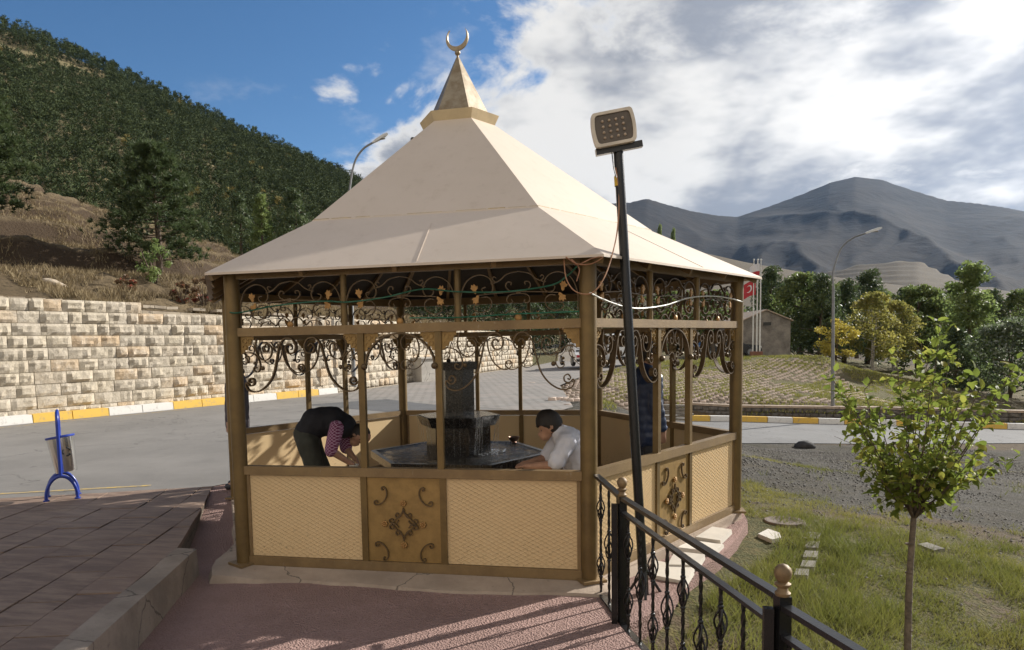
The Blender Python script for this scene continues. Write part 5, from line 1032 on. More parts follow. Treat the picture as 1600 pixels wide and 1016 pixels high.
for i, (u, v) in enumerate(((1270, 836), (1268, 850), (1266, 865), (1262, 880), (1252, 893))):
    slab('flagstone', 'grey flagstone in the short row through the grass, ' + ('farthest', 'second farthest', 'middle one', 'second nearest', 'nearest')[i] + ' from the railing', 'stone', [(u-12, v+5), (u+10, v+6), (u+13, v-4), (u-8, v-5)], .05, MAT['flag'], -.228)
for i, (u, v, w, lb) in enumerate(((1305, 842, 9, 'small grey stone flake left of the young tree trunk'), (1455, 853, 22, 'long pale stone flake just right of the young tree trunk'), (1583, 892, 14, 'flat brown stone in the dry grass at the right edge'))):
    slab('stone_flake', lb, 'stone', [(u-w, v-3), (u-w*.3, v-6), (u+w, v+4), (u+w*.2, v+7)], .03, MAT['flag'], -.3 if i < 2 else -.55)
def boulder(name, label, p, r, mat, sc=(1, .8, .6)):
    m_ = MB(); m_.sphere((0, 0, 0), r, 14, 10, sc); me = m_.mesh(name, mat, 50)
    for v in me.vertices: v.co *= 1+.28*mnoise.noise(v.co/r*1.3+Vector((r*50, 0, 0)))+.1*mnoise.noise(v.co/r*4)
    o = link(name, me, None, tuple(p)); return tag(o, label, 'rock')
MAT['rock'] = simple('dark_rock', (.055, .052, .05), .9, 0, .4, 10, .7, 25, dist=.03)
rp = at(1257, 696, 23.4); boulder('rock', 'dark rock lying at the edge of the lower road', (rp[0], rp[1], gz1(rp[0], rp[1])+.1), .30, MAT['rock'])
# ------------------------------------------------------------------ foliage
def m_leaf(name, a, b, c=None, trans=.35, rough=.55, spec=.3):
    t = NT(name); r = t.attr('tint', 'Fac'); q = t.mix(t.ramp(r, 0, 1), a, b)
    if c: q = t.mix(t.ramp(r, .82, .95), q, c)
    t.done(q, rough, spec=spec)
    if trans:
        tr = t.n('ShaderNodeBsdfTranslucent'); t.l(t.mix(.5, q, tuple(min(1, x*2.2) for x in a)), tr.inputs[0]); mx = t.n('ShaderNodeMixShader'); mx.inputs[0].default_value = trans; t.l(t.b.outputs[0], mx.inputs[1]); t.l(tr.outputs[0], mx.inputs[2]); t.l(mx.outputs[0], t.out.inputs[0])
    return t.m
def m_bark(name, a, b, sc=14): return simple(name, a, .9, 0, .4, sc, .7, 30, col2=b, dist=.02)
MAT.update(pine=m_leaf('pine_needles', (.040, .062, .026), (.11, .14, .055), None, .3), forest=m_leaf('forest_pine_needles', (.040, .060, .027), (.088, .110, .046), (.24, .20, .07), .0, .8, .1),
    green=m_leaf('grey_green_leaves', (.07, .10, .032), (.17, .19, .065), None, .5), birch=m_leaf('birch_leaves', (.15, .15, .04), (.32, .27, .07), None, .5), golden=m_leaf('golden_leaves', (.30, .25, .045), (.46, .38, .07)), poplar=m_leaf('poplar_leaves', (.10, .14, .045), (.22, .26, .09), None, .5),
    willow=m_leaf('silvery_leaves', (.06, .085, .036), (.15, .17, .09), (.28, .30, .25), .45), sapling=m_leaf('fresh_leaves', (.11, .145, .028), (.24, .265, .05), (.38, .34, .07), .5, .6, .18), bark=m_bark('brown_bark', (.14, .10, .07), (.06, .045, .032)), birchbark=m_bark('white_bark', (.50, .47, .42), (.16, .14, .12), 9),
    blade=m_leaf('grass_blades', (.11, .13, .028), (.34, .295, .09), (.42, .35, .17), .3, .7), dryblade=m_leaf('dry_grass_blades', (.18, .135, .075), (.31, .245, .14), (.11, .08, .045), .15, .9))
def leaves(C, size, g, up=.2, asp=.55, flat=False):
    """diamond leaves at points C, random attitude; returns verts, quads"""
    n = len(C); d = g.normal(size=(n, 3)); d[:, 2] += up; d /= np.linalg.norm(d, axis=1)[:, None]; e = g.normal(size=(n, 3)); e -= d*(np.sum(d*e, 1))[:, None]; e /= np.linalg.norm(e, axis=1)[:, None]
    s = (size*(.6+.8*g.random(n)))[:, None]; V = np.stack([C-d*s*.5, C+e*s*asp*.5, C+d*s*.5, C-e*s*asp*.5], 1).reshape(-1, 3); F = np.arange(4*n).reshape(n, 4); return V, F
def tintv(n, k, g, base=None):
    t = g.random(n) if base is None else base; return np.repeat(t, k)[:, None]*np.ones((1, 3))
def crown_points(g, n, h0, h1, rad, shape, clumps):
    """clump centres through the crown volume, then leaves round them"""
    pts = []; tn = []
    for c in range(clumps):
        t = g.random()**.85; z = h0+(h1-h0)*t; R = rad*shape(t)*(.75+.35*g.random()); a = g.random()*2*PI; rr = R*math.sqrt(g.random()*.85+.15); cr = rad*(.20+.17*g.random())*(.6+.4*shape(t)); k = n//clumps
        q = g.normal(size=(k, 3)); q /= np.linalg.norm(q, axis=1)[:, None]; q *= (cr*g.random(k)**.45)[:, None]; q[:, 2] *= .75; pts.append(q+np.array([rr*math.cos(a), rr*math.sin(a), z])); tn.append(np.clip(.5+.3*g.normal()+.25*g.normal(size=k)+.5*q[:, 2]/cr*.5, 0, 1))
    return np.vstack(pts), np.concatenate(tn)
def tree_meshes(name, seed, H, rad, h0, shape, n, clumps, leaf, mat, bark, droop=0., trunk=.03, asp=.55, stems=1):
    g = np.random.default_rng(seed); P, tn = crown_points(g, n, h0*H, H*.97, rad*H, shape, clumps)
    if droop: P[:, 2] -= droop*H*(np.hypot(P[:, 0], P[:, 1])/(rad*H))**2
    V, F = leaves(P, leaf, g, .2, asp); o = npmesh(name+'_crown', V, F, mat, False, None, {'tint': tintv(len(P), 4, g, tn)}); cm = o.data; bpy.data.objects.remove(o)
    b = MB()
    for s in range(stems):
        a = s*2.4; lean = .06*H*(s > 0); top = (lean*2*math.cos(a), lean*2*math.sin(a), H*.86); pts = [(lean*.4*math.cos(a)*t_*5+.015*H*math.sin(5*t_+s), lean*.4*math.sin(a)*t_*5+.01*H*math.cos(4*t_), H*.86*t_-.15) for t_ in np.linspace(0, 1, 7)]; b.tube(pts, [trunk*H*(1-.85*t_)/(1+.35*(stems-1)) for t_ in np.linspace(0, 1, 7)], 8)
    for k in range(9):
        z = H*(h0*.8+(.85-h0)*k/9); a = k*2.4; L_ = rad*H*.8*shape(min(1, max(0, (z/H-h0)/(1-h0)))); b.tube([(0, 0, z), (L_*.5*math.cos(a), L_*.5*math.sin(a), z+.05*H), (L_*math.cos(a), L_*math.sin(a), z+.07*H)], [trunk*H*.35, trunk*H*.22, trunk*H*.08], 5)
    return cm, b.mesh(name+'_trunk', bark, 60)
def place_tree(name, label, meshes, p, s, rz, grp=None):
    t = thing(name, label, 'tree', tuple(p), rz, grp); t.scale = (s[0], s[0], s[1]) if isinstance(s, tuple) else (s, s, s); link('crown', meshes[0], t); link('trunk', meshes[1], t); return t
ell = lambda t: math.sqrt(max(.02, 1-(2*t-.85)**2/1.35)); cone = lambda t: max(.06, 1-t)**.75; col_ = lambda t: .25+.75*math.sin(PI*min(1, .18+.8*t))**.8*(1-.45*t); umb = lambda t: math.sin(PI*(.2+.65*t))
TM = dict(oval=tree_meshes('oval_tree', 3, 6., .40, .12, ell, 6000, 62, .25, MAT['green'], MAT['bark']), birch=tree_meshes('birch', 5, 6., .37, .22, ell, 5600, 56, .20, MAT['birch'], MAT['birchbark'], .10, .022, stems=2), poplar=tree_meshes('poplar', 8, 8., .20, .03, col_, 8000, 150, .20, MAT['poplar'], MAT['bark']),
          pine=tree_meshes('broad_pine', 11, 6., .44, .05, cone, 7000, 90, .27, MAT['pine'], MAT['bark'], asp=.3), golden=tree_meshes('golden_shrub', 14, 3., .45, .12, ell, 2400, 34, .16, MAT['golden'], MAT['bark'], stems=3), willow=tree_meshes('silver_tree', 17, 6., .48, .06, ell, 6500, 74, .24, MAT['willow'], MAT['bark'], .05, stems=3))
TREES = [('pine', 'dark pine rising behind the flagpoles and stone hut', (1205, 548, 66), 128), ('oval', 'yellowish green tree just right of the stone hut roof', (1250, 552, 62), 122), ('pine', 'wide dark pine left of the lower street lamp', (1282, 560, 60), 128), ('pine', 'dark pine directly behind the lower street lamp', (1318, 566, 63), 125), ('pine', 'slender dark treetop right of the lower street lamp', (1354, 566, 66), 140),
         ('golden', 'golden yellow shrub at the foot of the lower street lamp', (1306, 566, 50), 66), ('birch', 'yellow-green birch with drooping crown and white trunk', (1365, 582, 54), 122), ('birch', 'smaller birch close to the right of the drooping one', (1396, 578, 57), 105), ('oval', 'grey-green tree right of the birches', (1432, 582, 60), 132), ('oval', 'grey-green tree between the birches and the poplar', (1462, 585, 62), 124),
         ('poplar', 'tall bright green poplar above the other trees', (1508, 612, 47), 200), ('pine', 'dark tree in front of the tall poplar', (1492, 622, 44), 108), ('willow', 'large silvery dark tree at the right edge', (1578, 632, 41), 132), ('willow', 'silvery tree half cut off by the right edge', (1660, 640, 38), 112), ('pine', 'low dark tree between poplar and silvery tree', (1536, 620, 48), 105),
         ('oval', 'green tree seen over the parked cars, left of the flags', (1120, 548, 78), 92), ('pine', 'dark pine seen through the kiosk above the white van', (880, 552, 80), 102), ('pine', 'dark pine seen through the kiosk beside the corner post', (930, 551, 84), 98), ('pine', 'dark pine behind the sunlit right side of the kiosk', (985, 550, 82), 98), ('oval', 'green tree behind the middle of the kiosk right side', (1040, 550, 80), 95), ('pine', 'dark pine seen through the kiosk left of the van', (832, 553, 86), 92), ('pine', 'dark pine left of the white van beyond the wall end', (790, 554, 90), 84), ('oval', 'green tree filling the gap beside the kiosk right corner post', (1085, 549, 84), 92)]
TREES += [(k_, lb_, (u_, 556, 84), h_) for k_, lb_, u_, h_ in (('pine', 'dark pine in the back row just right of the flagpoles', 1196, 118), ('oval', 'grey-green tree in the back row behind the hut roof', 1232, 112), ('pine', 'dark pine in the back row left of the lower street lamp', 1266, 112), ('oval', 'grey-green tree in the back row behind the lower street lamp', 1300, 105), ('pine', 'dark pine in the back row behind the birches', 1338, 108), ('oval', 'grey-green tree in the back row above the birch crown', 1376, 100), ('pine', 'dark pine in the back row right of the birches', 1412, 104), ('oval', 'grey-green tree in the back row left of the poplar', 1448, 102), ('pine', 'dark pine in the back row close behind the poplar', 1484, 108), ('pine', 'dark pine in the back row right of the poplar', 1545, 100), ('oval', 'grey-green tree in the back row above the silvery tree', 1590, 100))]
Hn = dict(oval=6., birch=6., poplar=8., pine=6., golden=3., willow=6.)
for i, (k, lb, (u, v, D), hp) in enumerate(TREES):
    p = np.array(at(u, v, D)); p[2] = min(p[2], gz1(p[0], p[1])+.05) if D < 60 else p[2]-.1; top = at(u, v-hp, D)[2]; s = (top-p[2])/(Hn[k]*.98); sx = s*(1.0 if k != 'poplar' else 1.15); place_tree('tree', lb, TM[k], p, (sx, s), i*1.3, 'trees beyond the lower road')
for lb, k, (u, v, D), hp in (('pale green poplar behind the crest of the bank', 'poplar', (409, 372, 62), 68), ('dark pine behind the crest of the bank, beside the roof edge', 'pine', (462, 372, 64), 74), ('small pine behind the crest left of the pale poplar', 'pine', (376, 366, 70), 60)):
    p = np.array(at(u, v, D)); p[2] -= 3.; s = (at(u, v-hp, D)[2]-p[2])/(Hn[k]*.98); place_tree('tree', lb, TM[k], p, (s*.9, s), 2., 'trees behind the bank')
for lb, (u, v, D), hp in (('tiny poplar tip showing over the roof slope', (1030, 372, 300), 20), ('tiny poplar tip over the roof slope, right of the other', (1051, 376, 300), 18)):
    p = np.array(at(u, v+120, D)); s = (at(u, v-hp, D)[2]-p[2])/(8*.98); place_tree('tree', lb, TM['poplar'], p, (s*.28, s), 2., 'poplar tips over the roof')
# --- nearer pines on the bank: needle tufts on real branches
def near_pine(seed, H):
    g = np.random.default_rng(seed); b = MB(); b.tube([(0, 0, -.3), (.05, .02, H*.3), (-.04, .05, H*.6), (0, 0, H*.95)], [.13, .10, .06, .015], 10); C = []; D_ = []
    for k in range(62):
        t = .14+.84*(k/62); z = H*t; a = k*2.399+g.normal()*.3; L_ = H*.43*(1-t)**.62*(.7+.45*g.random())*(.75 if t < .25 else 1); rise = .12+.35*t; P = [np.array([math.cos(a)*L_*s, math.sin(a)*L_*s, z+L_*rise*s*s]) for s in np.linspace(0, 1, 5)]; b.tube([tuple(p) for p in P], [.03*(1-t)+.012, .02, .014, .009, .005], 5)
        for j in range(40):
            s = .3+.7*g.random()**.7; q = P[0]*(1-s)+P[-1]*s; q = q+g.normal(size=3)*np.array([.16, .16, .10])*(.6+L_*.35); C.append(q); D_.append(np.array([math.cos(a), math.sin(a), .75])+g.normal(size=3)*.45)
    C = np.array(C); D_ = np.array(D_); D_ /= np.linalg.norm(D_, axis=1)[:, None]; m = 15; n = len(C)
    dd = D_[:, None]*.75+g.normal(size=(n, m, 3))*.42; dd /= np.linalg.norm(dd, axis=2)[..., None]; L2 = .15+.11*g.random((n, m, 1)); sd = np.cross(dd, g.normal(size=(n, m, 3))); sd /= np.linalg.norm(sd, axis=2)[..., None]
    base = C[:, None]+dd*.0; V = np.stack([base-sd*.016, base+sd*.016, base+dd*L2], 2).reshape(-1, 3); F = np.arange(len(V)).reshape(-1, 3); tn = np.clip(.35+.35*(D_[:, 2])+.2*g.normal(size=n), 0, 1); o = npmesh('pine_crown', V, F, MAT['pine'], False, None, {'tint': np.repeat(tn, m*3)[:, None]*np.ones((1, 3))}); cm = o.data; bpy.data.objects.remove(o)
    return cm, b.mesh('pine_trunk', MAT['bark'], 60)
np1 = near_pine(21, 5.3)
for lb, (u, v, D), sc_, rz in (('large bushy pine on the bank above the stone wall', (250, 452, 29.5), 1., .4), ('pine half cut off by the left edge of the picture', (-28, 415, 26.), 1.0, 2.2)):
    p = np.array(at(u, v, D)); z = float(bank_z(np.array([p[0]]), np.array([p[1]]))[0][0]); p[2] = z; place_tree('pine_tree', lb, np1, p, (sc_*1.12, sc_), rz)
def bush(name, label, p, s, mat, n=900, leaf=.09, seed=1):
    g = np.random.default_rng(seed); P, tn = crown_points(g, n, .05, 1., .55, ell, 14); V, F = leaves(P, leaf/s, g); t = thing(name, label, 'bush', tuple(p)); t.scale = (s, s, s); npmesh('foliage', V, F, mat, False, t, {'tint': tintv(len(P), 4, g, tn)}); b = MB()
    for k in range(5): b.tube([(0, 0, -.1), (.15*math.cos(k*1.3), .15*math.sin(k*1.3), .35), (.3*math.cos(k*1.3), .3*math.sin(k*1.3), .8)], [.03, .02, .008], 5)
    b.build('stems', MAT['bark'], t)
MAT['redbush'] = m_leaf('reddish_shrub_leaves', (.16, .10, .055), (.24, .17, .09), (.34, .07, .05), .2)
for i, (lb, u, v, D, s, mt) in enumerate((('yellow-green bush at the foot of the large pine', 243, 452, 26.5, 1.5, 'poplar'), ('brown shrub with red berries above the wall by the roof edge', 318, 470, 25, .95, 'redbush'), ('small brown shrub above the wall right of the pine', 285, 466, 24.5, .7, 'redbush'), ('low brown shrub above the wall left of the pine foot', 200, 455, 24, .6, 'redbush'))):
    p = np.array(at(u, v, D)); p[2] = float(bank_z(np.array([p[0]]), np.array([p[1]]))[0][0])-.05; bush('shrub', lb, p, s, MAT[mt], 1100, .1, 40+i)
wr = np.array(at(85, 446, 22.6)); wr[2] = float(bank_z(np.array([wr[0]]), np.array([wr[1]]))[0][0])+.08; boulder('rock', 'pale broken rock lying on the bank above the wall', wr, .30, MAT['stone'], (1.3, .6, .32)).rotation_euler = (.2, .35, .3)
# --- forest on the hill: reads as one mass
def forest():
    g = np.random.default_rng(5); n = 8800; u = g.uniform(-110, 920, n*2); D = np.sqrt(g.uniform(92**2, 352**2, n*2)); dr = np.array([ray(a, 540.) for a in u]); k = 1/(dr[:, :2] @ HF); XY = CAMP[:2]+dr[:, :2]*(D*k)[:, None]; Z = z_forest(u, D, XY[:, 0], XY[:, 1]); Zr = hv(u, interp(SKY_F, u), 350.)
    clear = (u < 190) & (D > 275+.10*u) & (D < 322) & (fbm(XY[:, 0], XY[:, 1], 14, 2, 3) > -.45); keep = (~clear) & (Zr > 6); XY = XY[keep][:n]; Z = Z[keep][:n]; n = len(Z); D = D[keep][:n]
    tm = 3; tmpl = []
    for t in range(tm):
        gg = np.random.default_rng(60+t); cl = 14; ct = gg.random(cl)**.8; ca = gg.random(cl)*2*PI; cR = .25*np.maximum(.05, np.sin(np.clip(.26+.74*ct, 0, 1)*PI)**.8)*(.6+.5*gg.random(cl)); CC = np.stack([cR*np.cos(ca), cR*np.sin(ca), .08+.88*ct], -1); m = 165; wh = gg.integers(0, cl, m); off = gg.normal(size=(m, 3)); off /= np.linalg.norm(off, axis=1)[:, None]; C = CC[wh]+off*np.array([.095, .095, .09])*(gg.random((m, 1))**.4); tt = np.clip(C[:, 2], 0, 1); a = np.arctan2(C[:, 1], C[:, 0])
        out = np.stack([np.cos(a), np.sin(a), .55+gg.normal(size=m)*.3], -1); sd = np.cross(out, gg.normal(size=(m, 3))); sd /= np.linalg.norm(sd, axis=1)[:, None]; L_ = .045+.05*gg.random((m, 1)); V = np.stack([C-sd*.019-out*.015, C+sd*.019-out*.015, C+out*L_], 1).reshape(-1, 3); tn = np.clip(.2+.35*tt+.35*off[:, 2]+.15*gg.normal(size=m), 0, .8); tmpl.append((V, np.repeat(tn, 3)))
    H = g.uniform(4.2, 7.2, n)*np.clip(.75+D/900, .8, 1.1); rz = g.random(n)*2*PI; Vs, Ts = [], []; idx = g.integers(0, tm, n); yel = g.random(n) < .008
    for t in range(tm):
        w = np.where(idx == t)[0]; V, tn = tmpl[t]; c, s = np.cos(rz[w]), np.sin(rz[w]); X = V[None, :, 0]*c[:, None]-V[None, :, 1]*s[:, None]; Y = V[None, :, 0]*s[:, None]+V[None, :, 1]*c[:, None]; h = H[w][:, None]; wd = h*g.uniform(.75, 1.15, len(w))[:, None]
        P = np.stack([XY[w, 0][:, None]+X*wd, XY[w, 1][:, None]+Y*wd, Z[w][:, None]+V[None, :, 2]*h-.2], -1); Vs.append(P.reshape(-1, 3)); Ts.append((np.where(yel[w][:, None], .97, np.clip(tn[None]*(.75+.5*g.random((len(w), 1))), 0, .8))).ravel())
    V = np.vstack(Vs); T = np.concatenate(Ts); return tag(npmesh('pine_forest', V, np.arange(len(V)).reshape(-1, 3), MAT['forest'], False, None, {'tint': T[:, None]*np.ones((1, 3))}), 'dense dark pine forest covering the steep hill', 'forest', kind='stuff')
forest()
# --- grass
def blades(name, XY, Z, h, w, mat, g, lean=.5, label=None, tint=None):
    n = len(XY); a = g.random(n)*2*PI; hh = h*(.45+.9*g.random(n)); ln = lean*hh*(.3+g.random(n)); b = g.random(n)*2*PI; base = np.stack([XY[:, 0], XY[:, 1], Z-.01], -1); sd = np.stack([np.cos(a), np.sin(a), 0*a], -1)*(w*(.6+.8*g.random(n)))[:, None]; tip = base+np.stack([ln*np.cos(b), ln*np.sin(b), hh], -1)
    V = np.stack([base-sd, base+sd, tip], 1).reshape(-1, 3); t = g.random(n)*.8 if tint is None else tint; return tag(npmesh(name, V, np.arange(3*n).reshape(-1, 3), mat, False, None, {'tint': np.repeat(t, 3)[:, None]*np.ones((1, 3))}), label, 'grass', kind='stuff')
g = np.random.default_rng(9); n = 520000; X = g.uniform(1.75, 9.5, n); Y = g.uniform(-6.5, 10, n); gx_i = np.clip(np.searchsorted(gx, X)-1, 0, len(gx)-2); gy_i = np.clip(np.searchsorted(gy_, Y)-1, 0, len(gy_)-2)
den = grass[gy_i, gx_i]; tuft = fbm(X, Y, .22, 3, 44); keep = (g.random(n) < np.clip(den*1.1-.28+.62*tuft, 0, 1)) & (np.hypot(X, Y) > 3.02) & ~((X < np.interp(Y, [-3.1, -2.3, -1.7, -.7, .5], [1.95, 2.2, 2.45, 3.05, 3.3])) & (Y > -3.1) & (Y < .6)) & (X > np.interp(Y, [-13, -4.88, -3.15], [4.9, 2.22, 1.66]))
fx = (X-gx[gx_i])/(gx[gx_i+1]-gx[gx_i]); fy2 = (Y-gy_[gy_i])/(gy_[gy_i+1]-gy_[gy_i]); Zg = (GZ[gy_i, gx_i]*(1-fx)+GZ[gy_i, gx_i+1]*fx)*(1-fy2)+(GZ[gy_i+1, gx_i]*(1-fx)+GZ[gy_i+1, gx_i+1]*fx)*fy2
tn = np.clip(.42+.5*fbm(X, Y, .9, 3, 61)+.3*g.random(n)+.35*(dryness[gy_i, gx_i] > .4)*g.random(n), 0, 1); lush = sstep(.15, .5, fbm(X, Y, 1.0, 3, 88)+.9*sstep(1.3, .1, np.abs(X-2.75-.45*(Y+1.5)))*sstep(1.5, -.5, Y)); hh = np.clip(.035+.05*np.clip(tuft+.3, 0, 1)+.07*lush, .02, .17); tn = np.clip(tn-.12*lush, 0, 1)
k = keep; blades('grass', np.stack([X, Y], -1)[k], Zg[k], hh[k], .0035, MAT['blade'], g, .8, 'patchy green and yellowing grass on the ground right of the kiosk', tn[k])
n = 190000; S2 = g.uniform(0, 46, n); T2 = .35+29*g.random(n)**1.4; X = WP1[0]+wd1[0]*S2-wn1[0]*T2; Y = WP1[1]+wd1[1]*S2-wn1[1]*T2; dx2 = np.clip((S2-WT1), 0, None)*(.41-.155)*.93; X = X-dx2*wd1[1]; Y = Y+dx2*wd1[0]; Z, _ = bank_z(X, Y); k = fbm(X, Y, 1.1, 3, 15)+.25*fbm(X, Y, .35, 2, 16) > -.05
blades('dry_grass', np.stack([X, Y], -1)[k], Z[k], np.where(T2 < 1.6, .34, .21)[k], .016, MAT['dryblade'], g, .7, 'dry yellow grass tufts over the bank above the wall', np.clip(.25+.5*g.random(n)+.4*(fbm(X, Y, 2.5, 2, 3) > .25), 0, 1)[k])
# --- loose stones on the gravel and in the grass
n = 26000; X = g.uniform(2.6, 13, n); Y = 18.5-21*g.random(n)**1.3; k = (np.hypot(X, Y) > 3.2) & (X > np.interp(Y, [-6, -4.88, -3.15], [2.9, 2.5, 2.1])) & ((g.random(n) < .12) | (Y > 1.)); X, Y = X[k], Y[k]; n = len(X); r = .006+.016*g.random(n)**3+.006*(Y > 5); oc = np.array([(1, 0, 0), (0, 1, 0), (-1, 0, 0), (0, -1, 0), (0, 0, .7), (0, 0, -.7)]); Vp = oc[None]*(r[:, None, None]*(.6+.8*g.random((n, 6, 1))))+np.stack([X, Y, gh(X, Y)+r*.3], -1)[:, None]
tag(npmesh('loose_stones', Vp.reshape(-1, 3), (np.arange(n)[:, None, None]*6+np.array([(0, 1, 4), (1, 2, 4), (2, 3, 4), (3, 0, 4), (1, 0, 5), (2, 1, 5), (3, 2, 5), (0, 3, 5)])[None]).reshape(-1, 3), simple('pebble', (.22, .20, .175), .9, 0, .75, 9), False), 'small loose stones strewn over the gravel beside the kiosk', 'stones', kind='stuff')
# ------------------------------------------------------------------ slope with paving blocks, low wall by the lower road
SL = [tuple(at(*p)[:2]) for p in ((815, 598, 31), (880, 640, 19.7), (960, 637, 24), (1035, 629, 30.4), (1300, 635, 31.2), (1395, 634, 33), (1300, 572, 41), (1200, 569, 43), (1000, 582, 40), (930, 586, 39.5))]
xs = [p[0] for p in SL]; ys = [p[1] for p in SL]; Vb, Fb = [], []; y = min(ys); r = 0
while y < max(ys):
    x = min(xs)+(.17 if r % 2 else 0)
    while x < max(xs):
        if in_poly((x, y), SL) and fbm(np.array([x]), np.array([y]), 3.5, 3, 77)[0] > -.12 and random.random() > .15: Vb.append((x, y))
        x += .36
    y += .30; r += 1
Vb = np.array(Vb); Vb = Vb[:9000]; Zb = gh(Vb[:, 0], Vb[:, 1]); n = len(Vb); hx_, hy_ = .11, .075; c8 = np.array([(-hx_, -hy_, -.03), (hx_, -hy_, -.03), (hx_, hy_, -.03), (-hx_, hy_, -.03), (-hx_*.92, -hy_*.9, .05), (hx_*.92, -hy_*.9, .05), (hx_*.92, hy_*.9, .05), (-hx_*.92, hy_*.9, .05)]); gg = np.random.default_rng(2)
V = (np.concatenate([Vb, Zb[:, None]], 1)[:, None]+c8[None]*(.85+.3*gg.random((n, 1, 1)))).reshape(-1, 3); F = (np.arange(n)[:, None, None]*8+np.array([(4, 5, 6, 7), (0, 1, 5, 4), (1, 2, 6, 5), (2, 3, 7, 6), (3, 0, 4, 7)])[None]).reshape(-1, 4)
def m_block():
    t = NT('pinkish_concrete_block'); q = t.mix(t.attr('tint', 'Fac'), (.56, .45, .37), (.44, .36, .30)); return t.done(q, .92, spec=.2)
tag(npmesh('slope_paving_blocks', V, F, m_block(), False, None, {'tint': np.repeat(gg.random(n), 8)[:, None]*np.ones((1, 3))}), 'pinkish concrete blocks set in the grass slope below the flagpoles', 'paving', kind='stuff')
n = 130000; X = g.uniform(min(xs), max(xs)+6, n); Y = g.uniform(min(ys), max(ys)+3, n); k = (fbm(X, Y, 1.3, 3, 5) > -.15) & (X > np.interp(Y, [11, 30, 45], [1.3, .6, 4.5])); k &= (Y > np.interp(X, [RF[0][0], RF[1][0], RF[2][0], RF[3][0]], [RF[0][1], RF[1][1], RF[2][1], RF[3][1]])+.5) | (X < RF[0][0]); blades('slope_grass', np.stack([X, Y], -1)[k], gh(X, Y)[k], np.full(k.sum(), .10), .022, MAT['blade'], g, .7, 'short grass between the blocks of the slope', np.clip(.3+.6*g.random(k.sum()), 0, 1))
# low rubble wall with coping
LW = thing('low_wall', 'low rubble wall with pale coping along the far side of the lower road', 'wall', tuple(RF[1])); lo = np.array(RF[1]); P_ = [np.array(at(1037, 652, 30.4))] + [np.array(q)+np.array([0, .75, 0]) for q in RF[1:]]
SW2 = StoneWall(); MAT['rubble'] = simple('grey_rubble', (.17, .15, .13), .92, 0, .5, 6, .6, 20, dist=.03); core = MB()
for i in range(len(P_)-1):
    A_, B_ = P_[i], P_[i+1]; d = (B_-A_)[:2]; T = np.linalg.norm(d); d /= T; nn = np.array([d[1], -d[0]]); s = 0.; zz = lambda s_: A_[2]+(B_[2]-A_[2])*s_/T-.05
    core.bar((*(A_[:2]-nn*.2-lo[:2]), A_[2]+.27-lo[2]), (*(B_[:2]-nn*.2-lo[:2]), B_[2]+.27-lo[2]), .34, .66)
    for cs in range(3):
        s = random.uniform(-.2, 0)
        while s < T: Ls = random.uniform(.2, .42); SW2.stone((A_[0]+d[0]*s-lo[0], A_[1]+d[1]*s-lo[1], zz(s)+cs*.21-lo[2]), d, nn, Ls-.02, .19, .035, .12); s += Ls
    s = 0.
    while s < T: b = MB(); b.box((0, 0, 0), (.96, .46, .09)); o = link('coping_slab', b.mesh('coping_slab', MAT['slab']), LW, (A_[0]+d[0]*(s+.5)-nn[0]*.18-lo[0], A_[1]+d[1]*(s+.5)-nn[1]*.18-lo[1], zz(s+.5)+.67-lo[2])); o.rotation_euler = (0, -math.atan2(B_[2]-A_[2], T), math.atan2(d[1], d[0])); s += .98
core.build('wall_core', MAT['rubble'], LW); Vs = np.vstack([it[0] for it in SW2.items]); off = np.cumsum([0]+[len(it[0]) for it in SW2.items[:-1]]); Fs = np.vstack([it[1]+o_ for it, o_ in zip(SW2.items, off)]); tag(npmesh('rubble_stones', Vs, Fs, MAT['rubble'], False, LW), kind='stuff')
# stack of boards and a pale kerb block behind the kiosk
for i in range(6):
    p = np.array(at(1055+random.uniform(-3, 3), 655-i*4.2, 27.5)); b = MB(); b.box((0, 0, 0), (1.1+random.uniform(-.2, .3), .25, .07)); o = b.build('plank', simple('weathered_plank', (.26, .23, .19), .9, 0, .4, 12, .5, 40)); o.location = tuple(p); o.rotation_euler = (0, random.uniform(-.06, .06), random.uniform(-.1, .1)); tag(o, ('bottom', 'second lowest', 'third lowest', 'third highest', 'second highest', 'topmost')[i]+' weathered plank in the stack behind the kiosk', 'plank', 'planks stacked behind the kiosk')
